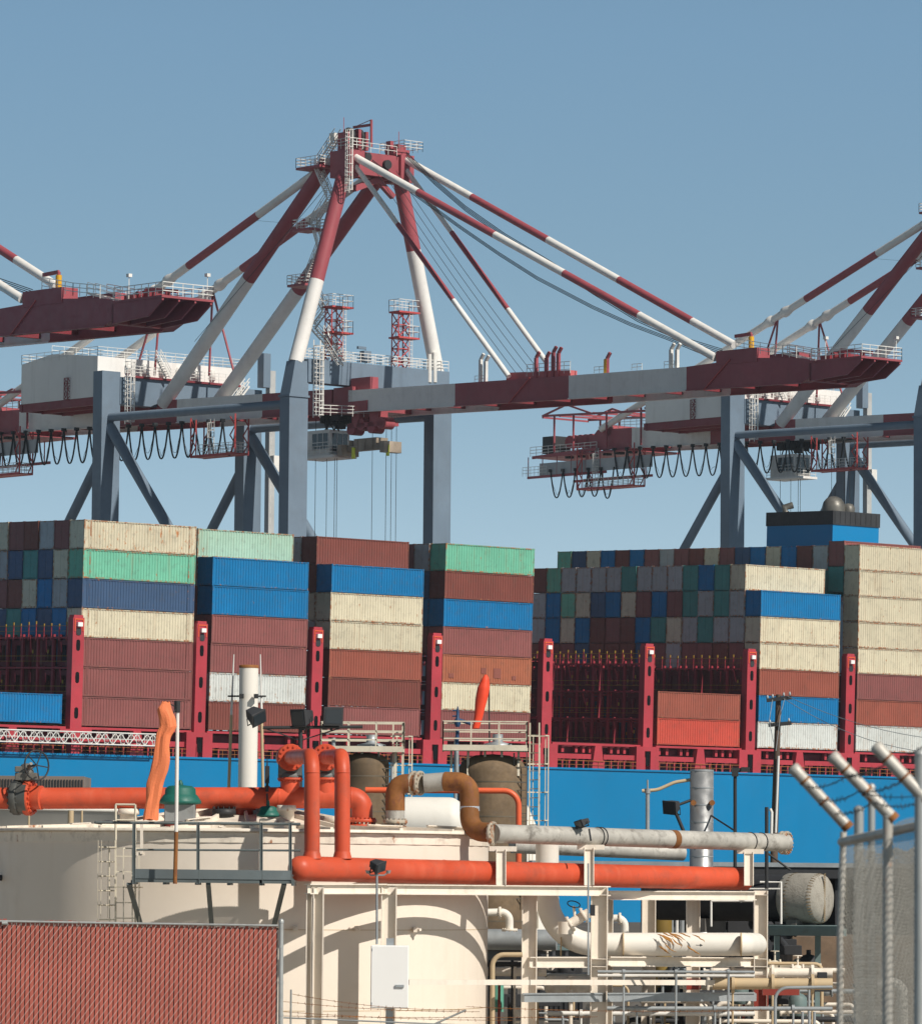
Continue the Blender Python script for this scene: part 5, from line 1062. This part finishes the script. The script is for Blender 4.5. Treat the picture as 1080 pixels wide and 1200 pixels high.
m = MB(); m.tube([P(898, 1042, 110), P(898, 946, 110)], .04, 6); S1('post', m, M['dark'], 'thin black post beside the end flange of the silver pipe', 'post', P(898, 1042, 110))
m = MB(); m.tube([P(899, 1000, 112), P(926, 1020, 112)], .025, 5); S1('stay_rod', m, M['dark'], 'short slanted dark rod below the silver pipe end flange', 'rod', P(926, 1020, 112))
# --- lagged horizontal drum
ax = V((.83, -.55, 0)).normalized(); ce = P(962, 1053.5, 112); R_ = px2m(29.5, 112)
dr_ = thing('horizontal_drum', 'horizontal drum with a pale wrinkled insulation jacket on its right end', 'drum', ce - Z * R_)
m = MB(); vs = []; n = 40; rr_ = random.Random(5)
prof = [(0, -.86), (.96, -.84), (1, -.80), (1.01, -.5), (1.0, -.1), (.985, -.03), (.93, .03), (.6, .10), (.25, .12), (.02, .125)]
A = ax.cross(Z).normalized()
for r, h in prof:
    for k in range(n):
        t = 2 * math.pi * k / n; w_ = 1 + .008 * math.sin(t * 13 + h * 9) + rr_.uniform(-.006, .006)
        vs.append(ce + ax * h + (A * math.cos(t) + Z * math.sin(t)) * R_ * r * w_)
m.add(vs, [(i * n + k, i * n + (k + 1) % n, (i + 1) * n + (k + 1) % n, (i + 1) * n + k) for i in range(len(prof) - 1) for k in range(n)], True); m.build('insulation_jacket', M['drum'], dr_)
m = MB()
for k in range(46):
    t = 2 * math.pi * k / 46
    for h in (-.02,): c = ce + ax * h + (A * math.cos(t) + Z * math.sin(t)) * R_ * 1.0; m.tube([c - ax * .05, c + ax * .04 - (A * math.cos(t) + Z * math.sin(t)) * .035], .012, 4)
for k in range(28): c = ce + Z * (R_ * (.95 - k * .068)) + ax * .115 + A * .06; m.tube([c + A * .035, c - A * .035 + Z * .02], .012, 4)
for k in range(40): t = 2 * math.pi * k / 40; c = ce - ax * .62 + (A * math.cos(t) + Z * math.sin(t)) * R_ * 1.012; m.tube([c - ax * .03, c + ax * .03], .01, 4)
m.build('lacing', mat('lacing', (.24, .17, .09)), dr_)
m = MB(); m.lathe(ce - ax * 4.2, [(R_ * .9, 0), (R_ * .93, .1), (R_ * .93, 3.45)], 36, ax); m.build('shell', M['black'], dr_)
m = MB(); 
for k in (-.3, -2.6): m.box(ce + ax * (k - .2) - Z * (R_ + .06), (.25, .9, .3), ax, A)
m.build('saddle', M['shed'], dr_)
m = MB(); a, b = P(895, 1092, 111), P(990, 1093, 109.5); m.beam(a, b, .1, .16); m.obox(a + Z * .08, b - a, Y1 * 2.6, Z * .05)
for x in (910, 958): q = P(x, 1097, 110.8); m.beam(q, gz(q), .12, .12, X1)
m.tube([P(936, 1124, 110.9), P(912, 1144, 110.9)], .05, 6); S1('drum_platform', m, M['tealsteel'], 'dull teal steel platform under the lagged drum', 'platform', a)
m = MB(); q = P(905, 1046, 111); m.rail([P(868, 1058, 110.5), P(915, 1058, 110.5)], .3, .9, .02, 1); m.tube([P(915, 1083, 110.5), P(915, 1034, 110.5), P(890, 1034, 110.5)], .025, 6); m.tube([P(833, 1056, 110.5), P(885, 1056, 110.5)], .025, 6); m.tube([P(833, 1056, 110.5), P(833, 1086, 110.5)], .025, 6); S1('guard_rail', m, M['cr_rail'], 'pale guard rail in front of the dark drum shell', 'railing', q)
# --- dark open shed and block wall
sh_ = thing('shed', 'long dark open sided shed with a grey roof behind the pipe racks at right', 'shed', gz(P(900, 1100, 142)))
m = MB(); zr = P(900, 1011, 140).z; x0, x1 = P(622, 1000, 142).x, P(1320, 1000, 142).x; xs = P(765, 1000, 142).x
m.obox(V((x0, 140, zr - .12)), X1 * (x1 - x0), Y1 * 12, Z * .12)
m.build('roof', M['galv'], sh_)
m = MB(); m.obox(V((xs, 151, 0)), X1 * (x1 - xs), Y1 * .3, Z * (zr - .2)); m.obox(V((x0, 140.05, zr - .42)), X1 * (x1 - x0), Y1 * .2, Z * .3); m.obox(V((xs, 141, 0)), X1 * .3, Y1 * 10, Z * (zr - .2))
for k in range(9): x = xs + (x1 - xs) * k / 8; m.obox(V((x, 140.3, 0)), X1 * .2, Y1 * .2, Z * (zr - .3))
m.build('wall', M['black'], sh_)  # black colour puts the shade of the open interior into the walls
m = MB(); a = P(928, 1200, 124); b = P(1180, 1200, 124); m.obox(gz(a), V((b.x - a.x, 0, 0)), Y1 * 6, Z * P(950, 1098, 124).z); bw = S1('block_wall', m, M['brickwall'], 'brown block wall below the lagged drum', 'wall', gz(a))
m = MB(); a = P(568, 1113, 125); b = P(768, 1113, 125); m.obox(gz(a), V((b.x - a.x, 0, 0)), Y1 * 5, Z * a.z); o = thing('dark_backdrop', 'low dark brown block added as backdrop behind the middle of the pipe rack', 'shed', gz(a)); m.build('wall', M['shed'], o)  # added dark block, standing in for the shade behind the rack
m = MB(); m.obox(V((a.x - .2, 124.8, a.z)), V((b.x - a.x + .4, 0, 0)), Y1 * 5.4, Z * .1); m.build('roof', M['tealsteel'], o)
m = MB(); q = P(656, 1190, 124.9); m.box(V((q.x, 124.97, q.z)), (1.1, .05, 1.6)); 
for k in range(9): m.box(V((q.x - .48 + k * .12, 124.93, q.z)), (.03, .04, 1.5))
m.build('louvre_door', M['black'], o)
# machinery in the shade under the header
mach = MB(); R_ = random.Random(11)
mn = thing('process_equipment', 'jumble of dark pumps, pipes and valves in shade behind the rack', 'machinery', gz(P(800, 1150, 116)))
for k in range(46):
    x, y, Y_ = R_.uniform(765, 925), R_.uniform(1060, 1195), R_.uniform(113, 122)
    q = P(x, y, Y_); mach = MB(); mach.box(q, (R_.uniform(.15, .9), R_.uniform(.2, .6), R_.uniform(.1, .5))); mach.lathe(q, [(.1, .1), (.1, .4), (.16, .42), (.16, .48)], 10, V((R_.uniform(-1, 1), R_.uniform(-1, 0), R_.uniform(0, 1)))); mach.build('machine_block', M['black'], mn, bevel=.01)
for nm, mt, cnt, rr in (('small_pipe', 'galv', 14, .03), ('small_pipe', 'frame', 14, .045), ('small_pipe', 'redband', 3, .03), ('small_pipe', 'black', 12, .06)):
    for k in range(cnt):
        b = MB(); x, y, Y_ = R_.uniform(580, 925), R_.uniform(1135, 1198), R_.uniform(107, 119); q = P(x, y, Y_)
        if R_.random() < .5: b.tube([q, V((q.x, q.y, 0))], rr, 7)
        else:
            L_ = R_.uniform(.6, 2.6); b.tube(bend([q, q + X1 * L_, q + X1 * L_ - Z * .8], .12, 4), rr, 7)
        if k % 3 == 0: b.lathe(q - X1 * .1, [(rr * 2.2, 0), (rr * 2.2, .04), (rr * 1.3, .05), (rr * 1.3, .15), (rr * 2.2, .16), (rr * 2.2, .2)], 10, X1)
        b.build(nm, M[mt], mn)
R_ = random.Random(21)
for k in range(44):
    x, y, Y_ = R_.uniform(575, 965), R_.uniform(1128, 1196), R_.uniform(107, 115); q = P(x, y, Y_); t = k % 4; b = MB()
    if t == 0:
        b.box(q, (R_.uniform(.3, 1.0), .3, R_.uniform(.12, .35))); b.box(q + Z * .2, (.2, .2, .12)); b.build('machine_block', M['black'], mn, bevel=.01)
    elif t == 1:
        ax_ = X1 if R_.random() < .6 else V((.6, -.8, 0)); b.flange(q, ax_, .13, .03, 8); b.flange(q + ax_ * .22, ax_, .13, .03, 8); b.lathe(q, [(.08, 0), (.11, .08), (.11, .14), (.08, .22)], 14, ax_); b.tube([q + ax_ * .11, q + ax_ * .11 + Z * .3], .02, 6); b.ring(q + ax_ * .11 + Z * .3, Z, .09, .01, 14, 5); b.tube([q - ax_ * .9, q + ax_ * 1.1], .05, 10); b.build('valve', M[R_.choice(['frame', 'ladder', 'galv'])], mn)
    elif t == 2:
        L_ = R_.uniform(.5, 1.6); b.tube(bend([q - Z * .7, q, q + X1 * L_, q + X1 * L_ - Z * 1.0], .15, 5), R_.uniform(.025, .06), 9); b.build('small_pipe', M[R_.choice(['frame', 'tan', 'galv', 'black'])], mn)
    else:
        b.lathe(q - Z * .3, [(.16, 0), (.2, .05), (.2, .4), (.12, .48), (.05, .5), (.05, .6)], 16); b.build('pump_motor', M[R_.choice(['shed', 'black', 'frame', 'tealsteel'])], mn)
# yellow-brown column and pipes seen through the frame
m = MB(); q = P(776, 1046, 116); m.tube([gz(q), q], .22, 14); S1('column_pipe', m, mat('ochre', (.30, .20, .05), var=.35, grime=.6), 'ochre brown upright pipe seen through the rack', 'pipe', gz(q))
for i, (x, w, lab) in enumerate(((787, .05, 'first from the ochre pipe'), (793, .04, 'second from the ochre pipe'), (799, .06, 'third from the ochre pipe'))):
    m = MB(); q = P(x, 1040, 117); m.tube([gz(q), q], w, 8); S1('upright_pipe', m, M['cr_rail' if i == 1 else 'galv'], f'slender upright pipe, {lab}', 'pipe', gz(q), 'slender upright pipes')
# --- big white elbow pipe
Yb = 105.2; rb = px2m(13.6, Yb); bp_ = thing('white_pipe', 'big white pipe bending from upright to level with orange rust stains', 'pipe', P(700, 1107, Yb))
m = MB(); m.tube(bend([P(641, 985, Yb), P(641, 1107, Yb), P(868, 1107, Yb + .3), P(885, 1107, Yb + 1.6)], [.1, .98, .3, .1], 14), rb, 28); m.build('pipe', M['white'], bp_)
m = MB()
for x in (657, 704, 730, 868): m.lathe(P(x, 1107, Yb), [(rb * 1.008, -.012), (rb * 1.008, .012)], 28, X1)
m.build('weld_ring', M['tan'], bp_)
m = MB(); R_ = random.Random(4)
for k in range(16):
    a_ = R_.uniform(.1, 1.9); x = P(R_.uniform(768, 812), 1107, Yb).x; pts = []
    for j in range(6): t = a_ + j * .16; pts.append(V((x + j * .045 + R_.uniform(-.03, .03), Yb - math.sin(t) * rb * 1.0, P(790, 1107, Yb).z + math.cos(t) * rb * 1.0)))
    m.tube(pts, [.004, .012, .016, .012, .01, .003], 5)
m.build('rust_run', mat('rust_run', (.42, .20, .05), rough=.9, var=.3), bp_)
m = MB(); q = P(818, 1108, Yb - rb); m.box(q, (.10, .006, .014)); m.hexa([q + V((.03, -.004, -.03)), q + V((.09, -.004, -.002)), q + V((.09, .004, -.002)), q + V((.03, .004, -.03)), q + V((.03, -.004, .03)), q + V((.09, -.004, .002)), q + V((.09, .004, .002)), q + V((.03, .004, .03))]); m.build('flow_arrow', M['black'], bp_)
m = MB(); m.tube([P(560, 1101, 108.8), P(652, 1102, 108.6)], .22, 22); S1('grey_pipe', m, M['galv'], 'thick grey pipe in shade left of the big white elbow', 'pipe', P(560, 1101, 108.8))
for i, (pts, lab, Y_) in enumerate((([(560, 1070), (597, 1069), (597, 1090)], 'small white elbow pipe right of the tank above the grey pipe', 108), ([(706, 1077), (732, 1076), (732, 1096)], 'small white elbow pipe right of the front column', 108.5))):
    o = thing('elbow_pipe', lab, 'pipe', P(*pts[2], Y_)); m = MB(); m.tube(bend([P(*p, Y_) for p in pts], .26, 7), px2m(4.4, Y_), 14); m.build('pipe', M['white'], o); m = MB(); m.flange(P(*pts[2], Y_), Z, .17, .04, 8); m.flange(P((pts[0][0] + pts[1][0]) / 2 + 7, pts[0][1], Y_), X1, .13, .04, 8); m.build('flange', M['frame'], o)
m = MB(); m.tube(bend([P(612, 1119, 101), P(577, 1119, 101), gz(P(577, 1200, 101))], .22, 6), px2m(2.8, 101), 10); S1('bent_pipe', m, M['tan'], 'tan pipe bending down beside the right edge of the cream tank', 'pipe', gz(P(577, 1200, 101)))
m = MB(); q = P(583, 1175, 110); m.tube([q - Z * .2, P(583, 1155, 110)], .13, 14); S1('gas_bottle', m, M['pgreen'], 'small green cylinder low down right of the tank', 'cylinder', q)
m = MB(); q = P(674, 1079, 104); m.tube([P(663, 1086, 104), P(690, 1070, 104)], .10, 14); m.flange(P(668, 1083, 104), V((.8, 0, .5)), .17, .05, 10); m.flange(P(684, 1073, 104), V((.8, 0, .5)), .17, .05, 10); m.tube([q, P(672, 1062, 104)], .03, 8); m.lathe(P(663, 1088, 104) - Z * .12, [(.16, 0), (.16, .25)], 12)
o = thing('gate_valve', 'dirty white gate valve on the slanting pipe behind the front column', 'valve', q); m.build('valve_body', M['frame'], o); m = MB(); m.ring(P(672, 1060, 104), V((.2, -.5, .9)), .13, .012, 18, 5); m.box(P(694, 1067, 103.5), (.1, .12, .22)); m.build('hand_wheel', M['dark'], o)
m = MB(); m.tube([P(689, 1012, 99.9), P(689, 1143, 99.9)], .018, 6); S1('conduit', m, M['galv'], 'thin grey conduit running down the left face of the front column', 'conduit', P(689, 1143, 99.9))
m = MB(); b_ = thing('floodlight', 'small rusty floodlight lying on top of the silver pipe', 'lamp', P(684, 972, 103.6), 'floodlights'); lamphead(P(683, 964, 103.7), .26, .15, .22, (-.7, -.5, -.3), b_, .2); m.tube([P(690, 972, 103.6), P(692, 985, 103.3)], .02, 5); m.build('bracket_arm', M['dark'], b_)
# level pipes low in the rack
for i, (x0, x1, y, Y_, r, c, lab) in enumerate(((700, 884, 1139, 103.5, .03, 'galv', 'upper thin grey level pipe behind the lower rack'), (700, 884, 1143.5, 103.8, .03, 'cr_rail', 'second thin level pipe, pale, just under the upper one'), (835, 975, 1153, 106, .12, 'tan', 'thick tan level pipe crossing behind the right column'), (835, 975, 1140, 107.5, .10, 'frame', 'cream level pipe above the thick tan one'),
    (700, 975, 1182, 105, .045, 'galv', 'grey level pipe near the bottom right of the rack'), (640, 884, 1188, 107, .05, 'cr_rail', 'pale level pipe lowest in the rack'), (560, 640, 1130, 106, .05, 'dark', 'dark level pipe below the grey one left of the rack'), (566, 640, 1139, 106.5, .09, 'frame', 'cream level pipe below the dark one left of the rack'))):
    m = MB(); m.tube([P(x0, y, Y_), P(x1, y + .5, Y_)], r, 10)
    for k in range(3): q = P(x0 + (x1 - x0) * (k + .5) / 3, y, Y_); m.lathe(q, [(r * 1.7, -.03), (r * 1.7, .03)], 10, X1); m.tube([q, gz(q)], .025, 5)
    S1('level_pipe', m, M[c], lab, 'pipe', P(x0, y, Y_), 'level pipes in the rack')
for i, (x, w) in enumerate(((648, 'left'), (672, 'right'))):
    m = MB(); m.lathe(P(x - 8, 1168 - 13, 108), [(.02, 0), (.2, .06), (.24, .15), (.24, .5)], 24, V((1, .6, 0))); S1('pump_drum', m, M['frame'], f'{w} of two cream pump casings low behind the rack', 'pump', P(x, 1168, 108), 'cream pump casings')
m = MB(); m.beam(P(893, 1163, 103), P(936, 1163, 103), .2, .12); S1('red_beam', m, M['redband'], 'short dull red beam right of the banded column', 'beam', P(893, 1163, 103))
m = MB(); m.tube(bend([gz(P(908, 1200, 102)), P(908, 1158, 102), P(975, 1157, 102)], .25), .035, 8); S1('bent_conduit', m, M['galv'], 'grey conduit bending right below the red beam', 'conduit', gz(P(908, 1200, 102)))
for x in (940, 948, 954):
    m = MB(); q = P(x, 1186, 100); m.tube([gz(q), q], .03, 8); S1('bollard_pipe', m, M['galv'], {940: 'left', 948: 'middle', 954: 'right'}[x] + ' one of three short grey pipe stubs at lower right', 'pipe', gz(q), 'short grey pipe stubs')
# --- red slatted fence
YFc = 90; fe = thing('slatted_fence', 'chain link fence filled with dull red upright slats at lower left', 'fence', gz(P(160, 1200, YFc)))
def ftop(x): return P(x, 1081 + x * .018, YFc).z
xl, xr = P(-40, 1080, YFc).x, P(326, 1086, YFc).x
m = MB(); R_ = random.Random(2); k = 0; x = xl
while x < xr - .05:
    zt = P(160, 1079 + (x - xl) / (xr - xl) * 6.2, YFc).z + R_.uniform(-.02, .025); m.obox(V((x, YFc - .005 + R_.uniform(-.006, .006), .05)), X1 * .064, Y1 * .012, Z * (zt - .05)); x += .0815
m.build('slat_panel', M['slat'], fe)
m = MB(); m.obox(V((xl, YFc + .03, .1)), X1 * (xr - xl), Y1 * .01, Z * (P(0, 1085, YFc).z - .1)); m.build('slat_backing', M['black'], fe)
m = MB(); zT = P(160, 1084, YFc).z; s_ = 0.083
x = xl - 1.6
while x < xr:
    a = V((x, YFc - .022, zT - 1.95)); b = V((x + 1.42, YFc - .022, zT)); 
    f0 = max(0, (xl - x) / 1.42); f1 = min(1, (xr - x) / 1.42)
    if f1 > f0: m.tube([a.lerp(b, f0), a.lerp(b, f1)], .0045, 4)
    x += s_ * 1.25
m.build('wire_mesh', mat('wire_lt', (.60, .55, .52), metal=.2, var=.1), fe)
m = MB(); m.tube([V((xl, YFc - .035, P(0, 1079.5, YFc).z)), V((xr, YFc - .035, P(320, 1085, YFc).z))], .021, 8); m.lathe(V((P(6, 1080, YFc).x, YFc - .035, P(6, 1082, YFc).z)) - X1 * .05, [(.035, 0), (.035, .1)], 8, X1); m.build('top_rail', M['post'], fe)
m = MB(); p = P(329, 1200, YFc - .02); q = P(329.5, 1082, YFc - .02); m.tube([gz(p), q], .042, 12); m.lathe(q, [(.048, 0), (.048, .04), (.03, .07), (.01, .08)], 12); m.tube([P(325.5, 1090, YFc), P(324, 1215, YFc)], .01, 5)
for yy in (1110, 1152, 1190): m.lathe(P(329, yy, YFc - .02), [(.047, -.02), (.047, .02)], 12)
m.build('end_post', M['post'], fe)
# --- low barbed wire in front of the tank
bwf = thing('wire_fence', 'low fence of thin rusty barbed wires between the red fence and the rack', 'fence', gz(P(341, 1200, 92)))
m = MB(); 
for x, yt in ((341, 1160), ): q = P(x, yt, 92); m.tube([gz(q), q], .018, 6)
m.tube([P(510, 1200, 92), P(530, 1191, 92), P(546, 1184, 92)], .018, 6); m.build('post', M['post'], bwf)
m = MB()
def barbs(m, p, q, sg, r, step, bl):
    n = 14; pts = [p.lerp(q, i / n) - Z * sg * 4 * (i / n) * (1 - i / n) for i in range(n + 1)]; m.tube(pts, r, 4); L_ = (q - p).length; k = int(L_ / step)
    for i in range(1, k): t = i / k; c = p.lerp(q, t) - Z * sg * 4 * t * (1 - t); d = V((rnd.uniform(-.4, .4), rnd.uniform(-1, 1), rnd.uniform(-1, 1))).normalized() * bl; m.tube([c - d, c + d], r * .8, 4)
for a, b, s in (((332, 1174), (562, 1186), .05), ((332, 1186), (600, 1196), .04), ((332, 1191), (700, 1192), .02), ((341, 1165), (546, 1184), .08), ((546, 1180), (900, 1184), .05)): barbs(m, P(*a, 92), P(*b, 92), s, .006, .13, .03)
m.build('barbed_wire', M['rustpipe'], bwf)
m = MB(); m.tube([P(332, 1193, 92), P(575, 1203, 92)], .014, 6); m.build('rail', M['galv'], bwf)
# --- near chain link fence at right, out of focus
nf = thing('chain_link_fence', 'blurred close chain link fence with angled barbed wire arms at lower right', 'fence', gz(P(985, 1200, 17)))
def panel(A0, A1, w=.045, run=1.7, r=.0016):
    L_ = (A1 - A0).length; dn = (A1 - A0).normalized(); m = MB(); side = dn.cross(Z) * .012
    for k in range(-int(run / w), int(L_ / w)):
        for sg in (1, -1):
            a0, a1_ = (k * w, k * w + run) if sg > 0 else (k * w + run, k * w)
            lo, hi = sorted(((0 - a0) / (a1_ - a0), (L_ - a0) / (a1_ - a0))); t0, t1 = max(0, lo), min(1, hi)
            if t1 - t0 > .02:
                nn_ = max(2, int((t1 - t0) * 12)); pts = []
                for i in range(nn_ + 1):
                    t = t0 + (t1 - t0) * i / nn_; x = a0 + (a1_ - a0) * t
                    pts.append(A0 + dn * x + Z * (-1.15 + 1.15 * t) + side * math.sin(6 * t + 2.2 * x) + Z * .008 * math.sin(x * 9) - dn * .06 * (1 - t) * max(0, 1 - x / .5))
                m.tube(pts, r, 3, False)
    return m
A0 = P(987, 985, 17.5); A1 = P(1110, 950, 16.2)
m = panel(A0, A1, .034, 1.7, .0017); m.build('wire_mesh', M['nearwire'], nf)
A2 = P(1130, 990, 20.5); m = panel(A0 + V((.05, 0, -.04)), A2, .034, 1.6, .0016); m.build('wire_mesh', M['nearwire'], nf)
m = MB(); m.tube([P(986, 987, 17.5), A1 - Z * .03], .016, 10); pass; m.build('top_rail', M['nearpost'], nf)
p = P(983, 1215, 17.5); m = MB(); m.tube([gz(p), P(984, 1100, 17.5), P(988, 975, 17.5)], [.012, .012, .012], 8); m.build('tension_bar', M['nearpost'], nf)
for a, b, Y_ in (((990, 966), (931, 902), 17.4), ((1043, 956), (977, 888), 16.7), ((1082, 935), (1028, 877), 15.9)):
    m = MB(); q, e = P(*a, Y_), P(*b, Y_); m.tube([q, e], .0205, 12); m.lathe(e - (e - q).normalized() * .01, [(.022, 0), (.022, .02), (.012, .025)], 12, e - q)
    m.build('barb_arm', M['nearpost'], nf)
    m = MB(); m.lathe(q - (e - q).normalized() * .02, [(.022, 0), (.022, .018), (.0208, .02)], 10, e - q)
    for t in (.42, .8): m.lathe(q.lerp(e, t), [(.0225, -.004), (.0225, .004)], 10, e - q)
    m.build('rusty_collar', M['rustpipe'], nf)
for x, yt, Y_, r in ((1006, 950, 18.5, .018), (1021, 924, 18.2, .013), (1078, 885, 15.9, .018), (1040, 958, 16.7, .017)):
    m = MB(); q = P(x, yt, Y_); m.tube([gz(q), q], r, 12); m.lathe(q, [(r * 1.12, 0), (r * 1.1, .008), (r * .6, .016), (.004, .018)], 10); m.build('post', M['nearpost'] if x == 1040 else M['post'], nf)
m = MB()
for a, b in (((944, 922), (991, 910)), ((991, 910), (1042, 892)), ((960, 937), (1005, 928)), ((1005, 928), (1062, 912)), ((978, 953), (1022, 940)), ((1022, 940), (1078, 940)), ((991, 910), (1090, 870)), ((1005, 928), (1090, 930))):
    ya = 17.4 if a[0] < 985 else 16.7; yb = 16.7 if b[0] < 1030 else 15.9; barbs(m, P(*a, ya), P(*b, yb), .015, .0022, .06, .012)
m.build('barbed_wire', M['dark'], nf)
# white bent vent behind the near fence
Yv = 80; vp = thing('vent_pipe', 'white gooseneck vent pipe seen through the near chain link fence', 'pipe', gz(P(1057, 1200, Yv)))
m = MB(); m.tube(bend([P(1028, 1153, Yv), P(1057, 1151, Yv), gz(P(1058, 1200, Yv))], .26, 8), .085, 16); m.build('pipe', M['white'], vp); m = MB(); m.lathe(P(1037, 1148, Yv), [(.06, 0), (.06, .1), (.08, .11), (.08, .17), (.03, .2)], 12); m.build('cap', M['white'], vp)

# --- thin sea air over the harbour
hm = bpy.data.materials.new('haze_air'); hm.use_nodes = True; hn = hm.node_tree; hn.nodes.remove(hn.nodes['Principled BSDF'])
pv = hn.nodes.new('ShaderNodeVolumePrincipled'); pv.inputs['Color'].default_value = (.72, .84, .95, 1); pv.inputs['Density'].default_value = .00006; pv.inputs['Anisotropy'].default_value = .1
hn.links.new(pv.outputs[0], [n for n in hn.nodes if n.type == 'OUTPUT_MATERIAL'][0].inputs['Volume'])
m = MB(); m.obox((-6100, -3900, -5.5), X1 * 12200, Y1 * 10000, Z * 125.5); hz = m.build('haze', hm); hz['kind'] = 'stuff'
